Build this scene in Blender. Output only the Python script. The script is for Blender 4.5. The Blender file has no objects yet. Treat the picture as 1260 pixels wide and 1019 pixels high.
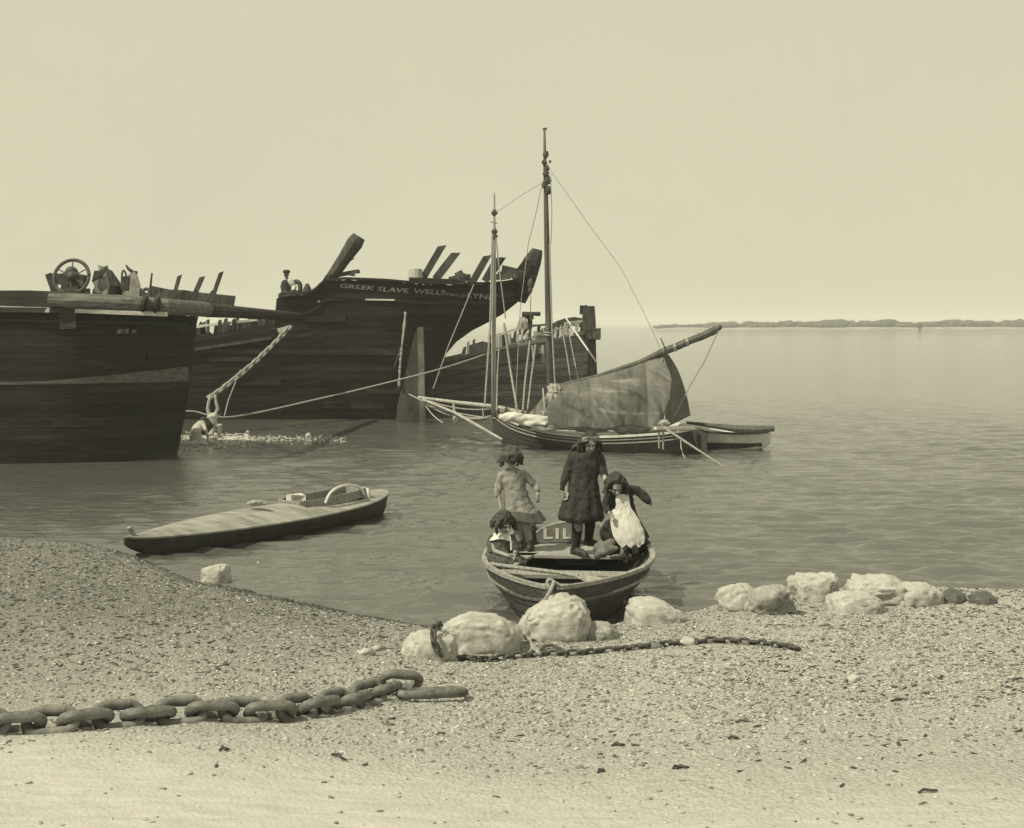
import bpy, bmesh, math, random
import numpy as np
from mathutils import Vector, Matrix, Quaternion, noise

# ------------------------------------------------------------------ camera, world, sun, exposure
SC = bpy.context.scene
COL = SC.collection
F, CX, HY, H = 1700.0, 630.0, 397.0, 2.9        # focal length in photo pixels, centre, horizon row, eye height
cd = bpy.data.cameras.new("camera"); cam = bpy.data.objects.new("camera", cd); COL.objects.link(cam)
cd.sensor_width = 36; cd.lens = F/1260*36; cd.shift_y = -(509.5-HY)/1260
cam.location = (0, 0, H); cam.rotation_euler = (math.pi/2, 0, 0)
cd.clip_start = 0.1; cd.clip_end = 9000; SC.camera = cam

SUN_DIR = Vector((-0.68, -0.42, 1.0)).normalized()   # direction towards the sun
w = bpy.data.worlds.new("World"); SC.world = w; w.use_nodes = True
nt = w.node_tree; nt.nodes.clear()
sky = nt.nodes.new("ShaderNodeTexSky"); sky.sky_type = 'NISHITA'; sky.sun_disc = False
sky.sun_elevation = math.asin(SUN_DIR.z); sky.sun_rotation = math.atan2(SUN_DIR.x, SUN_DIR.y)
sky.air_density = 1.0; sky.dust_density = 1.0; sky.ozone_density = 1.0
bw = nt.nodes.new("ShaderNodeRGBToBW")
# hazy, almost even sky of a sepia print: the sky's own brightness, evened out, in one warm tone
pw = nt.nodes.new("ShaderNodeMath"); pw.operation = 'POWER'; pw.inputs[1].default_value = 0.05
ml = nt.nodes.new("ShaderNodeMath"); ml.operation = 'MULTIPLY'; ml.inputs[1].default_value = 3.85
tint = nt.nodes.new("ShaderNodeMixRGB"); tint.blend_type = 'MULTIPLY'; tint.inputs[0].default_value = 1
tint.inputs[2].default_value = (1.0, 0.957, 0.685, 1)
bg = nt.nodes.new("ShaderNodeBackground"); bg.inputs[1].default_value = 0.15
out = nt.nodes.new("ShaderNodeOutputWorld")
L = nt.links.new
tcw = nt.nodes.new("ShaderNodeTexCoord"); nzw = nt.nodes.new("ShaderNodeTexNoise"); nzw.inputs['Scale'].default_value = 5; nzw.inputs['Detail'].default_value = 12; nzw.inputs['Roughness'].default_value = .72
mrw = nt.nodes.new("ShaderNodeMapRange"); mrw.inputs[3].default_value = .93; mrw.inputs[4].default_value = 1.07
mmw = nt.nodes.new("ShaderNodeMath"); mmw.operation = 'MULTIPLY'      # thin uneven high cloud
L(tcw.outputs['Generated'], nzw.inputs['Vector']); L(nzw.outputs[0], mrw.inputs[0])
L(sky.outputs[0], bw.inputs[0]); L(bw.outputs[0], pw.inputs[0]); L(pw.outputs[0], mmw.inputs[0]); L(mrw.outputs[0], mmw.inputs[1]); L(mmw.outputs[0], ml.inputs[0])
L(ml.outputs[0], tint.inputs[1]); L(tint.outputs[0], bg.inputs[0]); L(bg.outputs[0], out.inputs[0])

sd = bpy.data.lights.new("sun", 'SUN'); sd.energy = 4.0; sd.angle = math.radians(0.6); sd.color = (1.0, 0.95, 0.685)
sun = bpy.data.objects.new("sun", sd); COL.objects.link(sun)
sun.rotation_euler = SUN_DIR.to_track_quat('Z', 'Y').to_euler(); sun.location = (-20, -10, 30)
SC.view_settings.view_transform = 'Standard'; SC.view_settings.look = 'None'
SC.view_settings.exposure = 0.1; SC.view_settings.gamma = 1.0
SC.cycles.max_bounces = 6; SC.cycles.volume_bounces = 2

rnd = random.Random(7)
def P(px, py, D):
    return Vector(((px-CX)/F*D, D, H-(py-HY)/F*D))

# ------------------------------------------------------------------ mesh builder
class MB:
    def __init__(s): s.v = []; s.f = []
    def add(s, vs, fs):
        n = len(s.v); s.v += [tuple(v) for v in vs]; s.f += [tuple(i+n for i in f) for f in fs]; return s
    def box(s, c, size, rot=None, jit=0):
        c = Vector(c); vs = []
        for x in (-.5, .5):
            for y in (-.5, .5):
                for z in (-.5, .5):
                    p = Vector((x*size[0], y*size[1], z*size[2]))
                    if jit: p += Vector([rnd.uniform(-jit, jit) for _ in range(3)])
                    if rot is not None: p = rot @ p
                    vs.append(c+p)
        return s.add(vs, [(0,1,3,2),(4,6,7,5),(0,4,5,1),(2,3,7,6),(0,2,6,4),(1,5,7,3)])
    def beam(s, p0, p1, w, h, up=(0,0,1), taper=1.0, jit=0, cut=0):
        p0, p1 = Vector(p0), Vector(p1); d = (p1-p0).normalized(); up = Vector(up)
        if abs(d.dot(up)) > .97: up = Vector((0,1,0))
        sd_ = d.cross(up).normalized(); u = sd_.cross(d).normalized(); vs = []
        N = max(2, int((p1-p0).length/0.5)+1) if jit else 2
        for k in range(N):
            t = k/(N-1); p = p0.lerp(p1, t); q = 1+(taper-1)*t
            for i, (a, b) in enumerate(((-1,-1),(1,-1),(1,1),(-1,1))):
                j = Vector([rnd.uniform(-jit, jit) for _ in range(3)]) if jit else Vector((0,0,0))
                e = d*(cut*b*h*.5) if k == N-1 else Vector((0,0,0))
                vs.append(p+sd_*(a*w*.5*q)+u*(b*h*.5*q)+j+e)
        fs = [(3,2,1,0), tuple(4*(N-1)+i for i in range(4))]
        for k in range(N-1):
            for i in range(4):
                a = 4*k+i; b = 4*k+(i+1)%4; fs.append((a, b, b+4, a+4))
        return s.add(vs, fs)
    def loft(s, rings, cap=True, closed=True):
        n = len(rings[0]); vs = [p for r in rings for p in r]; fs = []
        for k in range(len(rings)-1):
            for i in range(n if closed else n-1):
                a = k*n+i; b = k*n+(i+1) % n; fs.append((a, b, b+n, a+n))
        if cap:
            fs.append(tuple(reversed(range(n)))); fs.append(tuple((len(rings)-1)*n+i for i in range(n)))
        return s.add(vs, fs)
    def tube(s, pts, r, n=8, round_=False, flat=1.0, lump=0):
        pts = [Vector(p) for p in pts]
        if not isinstance(r, (list, tuple)): r = [r]*len(pts)
        if len(r) != len(pts): r = [r[0]+(r[-1]-r[0])*i/(len(pts)-1) for i in range(len(pts))]
        if round_:
            d0 = (pts[0]-pts[1]).normalized(); d1 = (pts[-1]-pts[-2]).normalized()
            A, R = [], []
            for a in (80, 50, 22):
                A.append(pts[0]+d0*r[0]*math.sin(math.radians(a))); R.append(r[0]*math.cos(math.radians(a)))
            B, R2 = [], []
            for a in (22, 50, 80):
                B.append(pts[-1]+d1*r[-1]*math.sin(math.radians(a))); R2.append(r[-1]*math.cos(math.radians(a)))
            pts = A+pts+B; r = R+list(r)+R2
        rings = []; prev = None
        for i, p in enumerate(pts):
            d = (pts[min(i+1, len(pts)-1)]-pts[max(i-1, 0)])
            d = d.normalized() if d.length > 1e-9 else Vector((0,0,1))
            if prev is None:
                up = Vector((0,0,1)) if abs(d.z) < .9 else Vector((0,1,0))
                a = d.cross(up).normalized()
            else:
                a = (prev-d*prev.dot(d)).normalized()
            prev = a; b = d.cross(a)
            rr = r[i]*(1+(rnd.uniform(-lump, lump) if lump else 0))
            rings.append([p+a*(rr*math.cos(2*math.pi*k/n))+b*(rr*flat*math.sin(2*math.pi*k/n)) for k in range(n)])
        return s.loft(rings)
    def ell(s, c, r, rot=None, nu=14, nv=9, lump=0, seed=0):
        c = Vector(c); rings = []
        if not isinstance(r, (list, tuple, Vector)): r = (r, r, r)
        for j in range(nv+1):
            th = math.pi*(0.02+0.96*j/nv); ring = []
            for i in range(nu):
                ph = 2*math.pi*i/nu
                u = Vector((math.sin(th)*math.cos(ph), math.sin(th)*math.sin(ph), -math.cos(th)))
                q = 1+(lump*noise.noise(u*2.3+Vector((seed, seed*1.7, 0))) if lump else 0)
                p = Vector((u.x*r[0]*q, u.y*r[1]*q, u.z*r[2]*q))
                ring.append(c+(rot @ p if rot is not None else p))
            rings.append(ring)
        return s.loft(rings)
    def build(s, name, mat, parent=None, smooth=False, mods=(), fix=True):
        off = Vector((0,0,0)); q = parent
        while q is not None: off += q.location; q = q.parent
        me = bpy.data.meshes.new(name)
        me.from_pydata([(v[0]-off.x, v[1]-off.y, v[2]-off.z) for v in s.v], [], s.f)
        if fix:
            b = bmesh.new(); b.from_mesh(me); bmesh.ops.recalc_face_normals(b, faces=b.faces); b.to_mesh(me); b.free()
        me.update()
        if smooth: me.polygons.foreach_set("use_smooth", [True]*len(me.polygons))
        o = bpy.data.objects.new(name, me); COL.objects.link(o)
        if mat: me.materials.append(mat)
        if parent: o.parent = parent
        for m in mods:
            md = o.modifiers.new(m[0].lower(), m[0])
            for k, v in m[1].items(): setattr(md, k, v)
        return o

def tag(o, label=None, cat=None, group=None, kind=None):
    if label: o["label"] = label
    if cat: o["category"] = cat
    if group: o["group"] = group
    if kind: o["kind"] = kind
    return o
def thing(name, loc, label, cat, group=None):
    o = bpy.data.objects.new(name, None); COL.objects.link(o); o.location = Vector(loc); o.empty_display_size = .2
    return tag(o, label, cat, group)
def interp(x, xs, ys): return float(np.interp(x, xs, ys))
def catmull(pts, n=6):
    pts = [Vector(p) for p in pts]; out_ = []
    for i in range(len(pts)-1):
        p0 = pts[max(i-1,0)]; p1 = pts[i]; p2 = pts[i+1]; p3 = pts[min(i+2, len(pts)-1)]
        for k in range(n):
            t = k/n
            out_.append(.5*((2*p1)+(p2-p0)*t+(2*p0-5*p1+4*p2-p3)*t*t+(3*p1-p0-3*p2+p3)*t**3))
    out_.append(pts[-1]); return out_
def sag(p0, p1, s_, n=14):
    p0, p1 = Vector(p0), Vector(p1)
    return [p0.lerp(p1, i/n)-Vector((0,0,s_*4*(i/n)*(1-i/n))) for i in range(n+1)]

# ------------------------------------------------------------------ materials (all neutral: the light carries the print's tone)
def G(v): return (v, v*.985, v*.95, 1)
def newmat(name):
    m = bpy.data.materials.new(name); m.use_nodes = True; n = m.node_tree
    b = n.nodes["Principled BSDF"]; return m, n, b
def mapped(n, scale=(1,1,1), coord='Object', rot=(0,0,0)):
    tc = n.nodes.new("ShaderNodeTexCoord"); mp = n.nodes.new("ShaderNodeMapping")
    mp.inputs['Scale'].default_value = scale; mp.inputs['Rotation'].default_value = rot
    n.links.new(tc.outputs[coord], mp.inputs[0]); return mp.outputs[0]
def nz(n, vec, scale, detail=6, rough=.6, dist=0):
    t = n.nodes.new("ShaderNodeTexNoise"); t.inputs['Scale'].default_value = scale
    t.inputs['Detail'].default_value = detail; t.inputs['Roughness'].default_value = rough
    t.inputs['Distortion'].default_value = dist
    n.links.new(vec, t.inputs['Vector']); return t.outputs[0]
def ramp(n, fac, stops):
    r = n.nodes.new("ShaderNodeValToRGB"); e = r.color_ramp.elements
    while len(e) < len(stops): e.new(.5)
    for el, (p, c) in zip(e, stops): el.position = p; el.color = G(c) if not isinstance(c, tuple) else c
    n.links.new(fac, r.inputs[0]); return r.outputs[0]
def mixc(n, fac, a, b, mode='MIX'):
    m = n.nodes.new("ShaderNodeMixRGB"); m.blend_type = mode
    for i, v in ((0, fac), (1, a), (2, b)):
        if isinstance(v, (int, float, tuple)): m.inputs[i].default_value = v
        else: n.links.new(v, m.inputs[i])
    return m.outputs[0]
def math_(n, op, a, b=0.0):
    m = n.nodes.new("ShaderNodeMath"); m.operation = op
    for i, v in ((0, a), (1, b)):
        if isinstance(v, (int, float)): m.inputs[i].default_value = v
        else: n.links.new(v, m.inputs[i])
    return m.outputs[0]
def bump(n, b, h, strength, dist):
    bp = n.nodes.new("ShaderNodeBump"); bp.inputs['Strength'].default_value = strength
    bp.inputs['Distance'].default_value = dist; n.links.new(h, bp.inputs['Height'])
    n.links.new(bp.outputs[0], b.inputs['Normal']); return bp
def simple(name, lo, hi, scale=3, rough=.8, bs=.3, bd=.01, stretch=(1,1,1), spec=.3):
    m, n, b = newmat(name); v = mapped(n, stretch); f = nz(n, v, scale, 8, .62)
    n.links.new(ramp(n, f, ((.33, lo), (.67, hi))), b.inputs['Base Color'])
    b.inputs['Roughness'].default_value = rough; b.inputs['Specular IOR Level'].default_value = spec
    bump(n, b, f, bs, bd); return m
def plank(name, lo, hi, ph=.22, axis='Z', grain=(1, 6, 22), rough=.75, seam=.5, wear=None, bd=.02, spec=.3):
    """weathered planking: seams every ph metres, streaky grain, patches of bare or salt-pale wood"""
    m, n, b = newmat(name); v = mapped(n); vg = mapped(n, grain)
    g = nz(n, vg, 1.6, 9, .68, .3); big = nz(n, mapped(n, (.6, .6, 1.4)), 1.0, 5, .6)
    sx = n.nodes.new("ShaderNodeSeparateXYZ"); n.links.new(v, sx.inputs[0])
    z = math_(n, 'DIVIDE', sx.outputs[axis], ph); fr = math_(n, 'FRACT', z)
    d = math_(n, 'ABSOLUTE', math_(n, 'SUBTRACT', fr, .5)); sm = math_(n, 'GREATER_THAN', d, .455)
    wn = n.nodes.new("ShaderNodeTexWhiteNoise"); wn.noise_dimensions = '1D'
    n.links.new(math_(n, 'FLOOR', z), wn.inputs['W'])
    f = math_(n, 'ADD', math_(n, 'MULTIPLY', g, .62), math_(n, 'MULTIPLY', wn.outputs[0], .16))
    f = math_(n, 'ADD', f, math_(n, 'MULTIPLY', math_(n, 'SUBTRACT', big, .5), .5))
    c = ramp(n, f, ((.25, lo), (.6, hi)))
    if wear is not None:
        wr = nz(n, mapped(n, (.5, .5, 2.6)), 1.4, 7, .7)
        c = mixc(n, ramp(n, wr, ((.56, 0.0), (.72, 1.0))), c, G(wear))
    c = mixc(n, math_(n, 'MULTIPLY', sm, seam), c, G(lo*.4))
    n.links.new(c, b.inputs['Base Color']); b.inputs['Roughness'].default_value = rough
    b.inputs['Specular IOR Level'].default_value = spec
    h = math_(n, 'SUBTRACT', math_(n, 'MULTIPLY', g, .5), math_(n, 'MULTIPLY', sm, .8))
    bump(n, b, h, .6, bd); return m

M = {}
M['tar'] = plank('tarred_planks', .007, .030, .24, wear=.052, seam=.85)
M['tar2'] = plank('worn_tarred_planks', .014, .052, .2, wear=.10, seam=.7)
M['tar_dark'] = simple('tarred_timber', .012, .045, 3, .8, .5, .02, (4, 4, 1))
M['timber'] = simple('weathered_timber', .025, .10, 2.2, .85, .7, .03, (7, 7, 1.2))
M['log'] = simple('weathered_log', .05, .20, 2.0, .85, .7, .02, (1, 8, 8))
M['pale'] = simple('pale_bleached_wood', .30, .55, 3, .8, .4, .01, (2, 8, 8))
M['band'] = simple('worn_rubbing_band', .055, .15, 2, .8, .5, .01, (.6, 3, 9))
M['deckpaint'] = simple('pale_deck_paint', .42, .62, 2.4, .7, .2, .006)
M['white'] = simple('white_paint', .5, .72, 4, .6, .2, .004)
M['lettering'] = simple('worn_white_lettering', .16, .5, 6, .8, .1, .003)
M['spar'] = simple('pale_weathered_spar', .24, .44, 2, .5, .3, .004, (6, 6, .6))
M['spar_dark'] = simple('dark_spar', .05, .12, 2, .6, .3, .004, (6, 6, .6))
M['rope'] = simple('hemp_rope', .20, .42, 30, .9, .6, .004)
M['rope_dark'] = simple('tarred_rope', .05, .12, 30, .9, .6, .004)
M['iron'] = simple('rusty_iron', .035, .115, 14, .75, .8, .006)
M['iron_big'] = simple('rusty_chain_iron', .035, .24, 9, .85, 1.0, .012)
M['rudder_dark'] = simple('dark_rudder_wood', .02, .085, 2.2, .9, .6, .02, (1, 1, .5)); M['punt_deck'] = simple('weathered_punt_deck', .15, .36, 2.2, .85, .6, .008, (1.0, 3.2, 1))
M['rudder'] = simple('weed_grown_rudder_wood', .05, .22, 2.2, .9, .6, .02, (1, 1, .5))
M['rag'] = simple('ragged_pale_canvas', .16, .42, 5, .9, .5, .02)
M['boatin'] = plank('rowboat_planks', .16, .36, .13, wear=.42, seam=.4, grain=(5, 1, 14))
M['boatout'] = simple('rowboat_tarred_side', .022, .075, 4, .6, .4, .01, (5, 1, 9))
M['gun'] = simple('worn_gunwale', .15, .36, 6, .7, .4, .004, (6, 1, 6))
M['punt_side'] = simple('punt_dark_side', .02, .06, 5, .6, .3, .005)
M['foam'] = simple('water_foam', .3, .6, 12, .7, .8, .03)
# ------------------------------------------------------------------ value noise for the sheets (numpy)
def vnoise(x, y, seed=0):
    xi = np.floor(x).astype(np.int64); yi = np.floor(y).astype(np.int64); xf = x-xi; yf = y-yi
    u = xf*xf*(3-2*xf); v = yf*yf*(3-2*yf)
    def h(a, b):
        n = (a*374761393+b*668265263+seed*974634777) & 0x7fffffff
        n = ((n ^ (n >> 13))*1274126177) & 0x7fffffff
        return ((n ^ (n >> 16)) & 0xffff)/65535.0
    return (h(xi,yi)*(1-u)+h(xi+1,yi)*u)*(1-v)+(h(xi,yi+1)*(1-u)+h(xi+1,yi+1)*u)*v
def fbm(x, y, o=4, seed=0):
    s = 0; a = .5
    for k in range(o): s = s+a*(vnoise(x, y, seed+k)-.5); x = x*2.03+3.1; y = y*2.03+1.7; a *= .5
    return s

# ------------------------------------------------------------------ the beach
SHORE_PX = [(-60,664),(40,666),(110,670),(160,682),(205,700),(240,716),(290,726),(330,735),(370,745),(440,759),(505,772),(555,785),(620,796),
            (700,798),(738,784),(768,768),(820,760),(860,757),(905,752),(980,746),(1060,742),(1150,744),(1222,746),(1330,750)]
SX = [(px-CX)/F*(H*F/(py-HY)) for px, py in SHORE_PX]; SY = [H*F/(py-HY) for px, py in SHORE_PX]
def terrain(x, y):
    x = np.asarray(x, float); y = np.asarray(y, float)
    d = np.interp(x, SX, SY)-y+.10*fbm(x*2.2, y*2.2, 3, 5)
    z = np.where(d > 0, .92*(1-np.exp(-np.maximum(d,0)*.155))+.03*np.tanh(np.maximum(d,0)*3), np.maximum(d*.22, -1.6))
    # low bank of shingle heaped against the stones on the right
    z = z+.17*np.exp(-((d-.55)/.55)**2)*np.clip((x-1.6)/.8, 0, 1)
    z = z+.09*np.exp(-((d-.5)/.5)**2)*np.exp(-((x-.2)/1.2)**2)
    z = z+.09*fbm(x*.55, y*.55, 3, 1)*np.clip(d*.5, 0, 1)
    rough = np.clip((d-.1)/1.0, .25, 1)*(.45+.55*np.clip((y-7.4)/1.2, 0, 1))
    near = (np.abs(x) < 9)
    z = z+near*rough*(.045*fbm(x*4, y*4, 3, 11)+.022*fbm(x*17, y*15, 2, 21))
    # drag marks in the smooth sand in front
    sm = np.clip((7.5-y)/.8, 0, 1)
    z = z+near*sm*.012*fbm(x*2.2+y*1.4, y*14-x*6, 3, 31)
    return z
def ground_hit(px, py):
    d = Vector(((px-CX)/F, 1, -(py-HY)/F)); a, b = 3.0, 60.0
    D = 4.0
    while D < 60:
        if H+d.z*D <= float(terrain(d.x*D, D)): break
        D += .02
    return Vector((d.x*D, D, float(terrain(d.x*D, D))))
def sheet(name, xs, ys, zf, mat, smooth=True):
    X, Y = np.meshgrid(xs, ys); Z = zf(X, Y); nx, ny = len(xs), len(ys)
    v = np.stack([X, Y, Z], -1).reshape(-1, 3).astype(np.float32)
    i = (np.arange(ny-1)[:, None]*nx+np.arange(nx-1)[None, :]).reshape(-1)
    f = np.stack([i, i+1, i+nx+1, i+nx], -1).astype(np.int32)
    me = bpy.data.meshes.new(name); me.vertices.add(len(v)); me.vertices.foreach_set("co", v.reshape(-1))
    me.loops.add(f.size); me.loops.foreach_set("vertex_index", f.reshape(-1))
    me.polygons.add(len(f)); me.polygons.foreach_set("loop_start", np.arange(0, f.size, 4, dtype=np.int32))
    me.polygons.foreach_set("loop_total", np.full(len(f), 4, dtype=np.int32))
    me.update(calc_edges=True); me.validate()
    me.polygons.foreach_set("use_smooth", [smooth]*len(f)); me.materials.append(mat)
    o = bpy.data.objects.new(name, me); COL.objects.link(o); return o
def spans(*segs):
    out_ = []
    for a, b, st in segs: out_ += list(np.arange(a, b, st))
    out_.append(segs[-1][1]); return np.array(out_)

m, n, b = newmat('beach'); v = mapped(n, (1,1,1))
n1 = nz(n, v, .8, 6, .6); n2 = nz(n, v, 26, 6, .7); n3 = nz(n, mapped(n, (1, 1, 1)), 70, 3, .7)
vo = n.nodes.new("ShaderNodeTexVoronoi"); vo.inputs['Scale'].default_value = 34; n.links.new(v, vo.inputs['Vector'])
vs_ = ramp(n, vo.outputs['Distance'], ((.0, .66), (.6, .36)))
sx = n.nodes.new("ShaderNodeSeparateXYZ"); n.links.new(v, sx.inputs[0])
base = ramp(n, n2, ((.3, .25), (.66, .54)))
base = mixc(n, .35, base, vs_)
# smooth pale silt towards the foreground, coarser shingle behind, damp weedy ground to the left
yy = math_(n, 'ADD', sx.outputs[1], math_(n, 'MULTIPLY', n1, 1.6))
# the boundary falls farther off on the left than on the right
yy = math_(n, 'ADD', yy, math_(n, 'MULTIPLY', sx.outputs[0], .25))
sf = n.nodes.new("ShaderNodeMapRange"); sf.inputs[1].default_value = 8.4; sf.inputs[2].default_value = 7.2
n.links.new(yy, sf.inputs[0])
silt = ramp(n, nz(n, mapped(n, (1, 5, 1), rot=(0,0,.35)), 3, 7, .6), ((.3, .38), (.7, .49)))
c = mixc(n, sf.outputs[0], base, silt)
left = n.nodes.new("ShaderNodeMapRange"); left.inputs[1].default_value = 9.4; left.inputs[2].default_value = 15.0
ll = math_(n, 'SUBTRACT', sx.outputs[1], math_(n, 'MULTIPLY', sx.outputs[0], .9))
ll = math_(n, 'ADD', ll, math_(n, 'MULTIPLY', math_(n, 'SUBTRACT', n1, .5), 5)); n.links.new(ll, left.inputs[0])
dampc = ramp(n, n2, ((.35, .10), (.7, .30)))
c = mixc(n, math_(n, 'MULTIPLY', left.outputs[0], .9), c, dampc)
wet = n.nodes.new("ShaderNodeMapRange"); wet.inputs[1].default_value = .15; wet.inputs[2].default_value = .05
n.links.new(math_(n, 'ADD', sx.outputs[2], math_(n, 'MULTIPLY', n2, .05)), wet.inputs[0])
c = mixc(n, math_(n, 'MULTIPLY', wet.outputs[0], .9), c, G(.04))
n.links.new(c, b.inputs['Base Color']); b.inputs['Roughness'].default_value = .92; b.inputs['Specular IOR Level'].default_value = .15
hh = math_(n, 'ADD', n2, math_(n, 'MULTIPLY', n3, .5)); hh = math_(n, 'SUBTRACT', hh, math_(n, 'MULTIPLY', vo.outputs['Distance'], .7))
hh = math_(n, 'MULTIPLY', hh, math_(n, 'SUBTRACT', 1.0, math_(n, 'MULTIPLY', sf.outputs[0], .75)))
bump(n, b, hh, .9, .025); M['beach'] = m
g = sheet('beach_ground', spans((-400,-40,40),(-40,-9,1.0),(-9,-6.5,.08),(-6.5,6.5,.032),(6.5,9,.08),(9,40,1.0),(40,401,40)),
          spans((-60,0,6),(0,4.6,.4),(4.6,9.5,.026),(9.5,15,.036),(15,20,.06),(20,60,2.0)), terrain, M['beach'])
tag(g, kind='structure')

# ------------------------------------------------------------------ the water
m, n, b = newmat('water'); v = mapped(n, (1, 1, 1))
b.inputs['Base Color'].default_value = G(.085); b.inputs['Roughness'].default_value = .06
b.inputs['IOR'].default_value = 2.15; b.inputs['Specular IOR Level'].default_value = .5
r1 = nz(n, mapped(n, (1, 2.2, 1), rot=(0,0,-.12)), 4.5, 4, .6, .4); r2 = nz(n, mapped(n, (1, 1.8, 1)), 14, 3, .6)
r3 = nz(n, mapped(n, (.16, .5, 1)), 1.0, 5, .65)
hh = math_(n, 'ADD', math_(n, 'MULTIPLY', r1, .8), math_(n, 'MULTIPLY', r2, .25)); hh = math_(n, 'ADD', hh, r3)
bump(n, b, hh, .7, .045); M['water'] = m
WV = []
wr = np.random.RandomState(4)
for k in range(60):
    lam = .17*(1.135**(k % 12))*wr.uniform(.9, 1.1); ang = wr.normal(0.08, .30)
    WV.append((2*math.pi/lam*math.sin(ang), 2*math.pi/lam*math.cos(ang), wr.uniform(0, 6.28), (.0128 if lam < .45 else .0058)*lam**.95*wr.uniform(.5, 1.3)))
def water_z(x, y):
    z = np.zeros_like(x)
    gust = (.55+.9*np.clip(vnoise(x*.35, y*.22, 3), 0, 1))*np.clip((58-y)/34, 0, 1)**.8
    for kx, ky, ph, a in WV:
        lam = 2*math.pi/math.hypot(kx, ky)
        fade = np.clip((lam*150-y)/(lam*90), 0, 1)*np.clip((18.5-np.abs(x))/5, 0, 1)*np.clip((y-8)/2, 0, 1)
        q = .5+.5*np.sin(kx*x+ky*y+ph+1.2*np.sin(.9*x+.5*y+ph))
        z = z+a*fade*(2*q**1.5-.85)
    calm = .32+.68*np.clip((x+6.0+.10*(y-20))/1.6, 0, 1)
    return z*gust*calm
wt = sheet('water', spans((-2600,-1000,400),(-1000,-100,60),(-100,-14,4),(-14,-11,.2),(-11,13,.05),(13,19,.15),(19,100,4),(100,1000,60),(1000,2601,400)),
           spans((8,11,.5),(11,20,.038),(20,32,.06),(32,58,.12),(58,90,1.2),(90,400,10),(400,1000,60),(1000,2501,300)), water_z, M['water'])
tag(wt, kind='structure')

# ------------------------------------------------------------------ far shore
def far_strip(x0, x1, D, zf, depth, n_, name, mat):
    rings = []
    for i in range(n_+1):
        px = x0+(x1-x0)*i/n_; X = (px-CX)/F*D; z = zf(px)
        rings.append([(X, D, -.5), (X, D+.6, z*.75), (X, D+depth*.4, z), (X, D+depth, -.5)])
    return MB().loft(rings, cap=True).build(name, mat, smooth=True)
M['far_mud'] = simple('far_mudbank', .20, .38, .05, .9, .1, .1)
M['far_tree'] = simple('far_foliage', .03, .10, .3, .9, .5, .5)
o = far_strip(800, 1700, 560, lambda px: (1.0+1.2*float(fbm(np.array(px*.02), np.array(1.), 3, 8)))*min(1, (px-796)/60), 120, 90, 'far_shore', M['far_mud']); tag(o, kind='structure')
mb = MB(); r_ = random.Random(3)
for i in range(420):
    px = 812+(1700-812)*r_.random()**1.1; D = r_.uniform(585, 640); X = (px-CX)/F*D
    hgt = (1.3+2.0*abs(float(fbm(np.array(px*.035), np.array(3.), 3, 17)))*3+r_.uniform(0, 1.0))*min(1, .35+(px-812)/260)
    for q in range(3):
        rr = hgt*r_.uniform(.4, .8)
        mb.ell((X+r_.uniform(-3, 3), D+r_.uniform(-3, 3), .6+hgt*.5+r_.uniform(-.3, .4)), (rr*1.7, rr*1.4, rr*.62), nu=8, nv=5, lump=.7, seed=i+q)
tag(mb.build('far_woodland', M['far_tree']), kind='stuff', label='low hedge line of trees along the far shore', cat='trees')
# marker post off the far shore
p = P(1132, 405.5, 480); mb = MB().tube([(p.x, p.y, -1), (p.x, p.y, 1.6)], [.35, .28], 8); mb.box((p.x, p.y, 1.7), (1.5, .9, 1.5), jit=.2)
tag(mb.build('marker_post', M['timber']), 'short dark marker post standing in the water off the far shore', 'post')

# ------------------------------------------------------------------ stones by the water's edge
def rockmat(name, lo, hi, dark=None):
    m, n, b = newmat(name); v = mapped(n); f = nz(n, v, 5, 8, .65); c = ramp(n, f, ((.3, lo), (.65, hi)))
    vv = n.nodes.new("ShaderNodeTexVoronoi"); vv.feature = 'DISTANCE_TO_EDGE'; vv.inputs['Scale'].default_value = 2.6
    n.links.new(nzv(n, v), vv.inputs['Vector'])
    cr = ramp(n, vv.outputs['Distance'], ((.0, 1.0), (.012, 0.0))); pt = nz(n, v, 3.2, 9, .75)
    c = mixc(n, math_(n, 'MULTIPLY', cr, .12), c, G(lo*.3))
    c = mixc(n, ramp(n, pt, ((.50, 0.0), (.62, .65))), c, G(dark if dark else lo*.45))
    n.links.new(c, b.inputs['Base Color']); b.inputs['Roughness'].default_value = .9; b.inputs['Specular IOR Level'].default_value = .2
    h = math_(n, 'SUBTRACT', f, math_(n, 'MULTIPLY', cr, .05)); bump(n, b, h, .8, .04); return m
def nzv(n, v):
    t = n.nodes.new("ShaderNodeTexNoise"); t.inputs['Scale'].default_value = 3; n.links.new(v, t.inputs['Vector'])
    a = n.nodes.new("ShaderNodeVectorMath"); a.operation = 'ADD'; n.links.new(v, a.inputs[0])
    s_ = n.nodes.new("ShaderNodeVectorMath"); s_.operation = 'SCALE'; s_.inputs['Scale'].default_value = .5
    n.links.new(t.outputs['Color'], s_.inputs[0]); n.links.new(s_.outputs[0], a.inputs[1]); return a.outputs[0]
M['chalk'] = rockmat('pale_stone', .32, .52, .18); M['greystone'] = rockmat('grey_stone', .20, .42, .08); M['darkstone'] = rockmat('dark_stone', .05, .16, .03)
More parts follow.
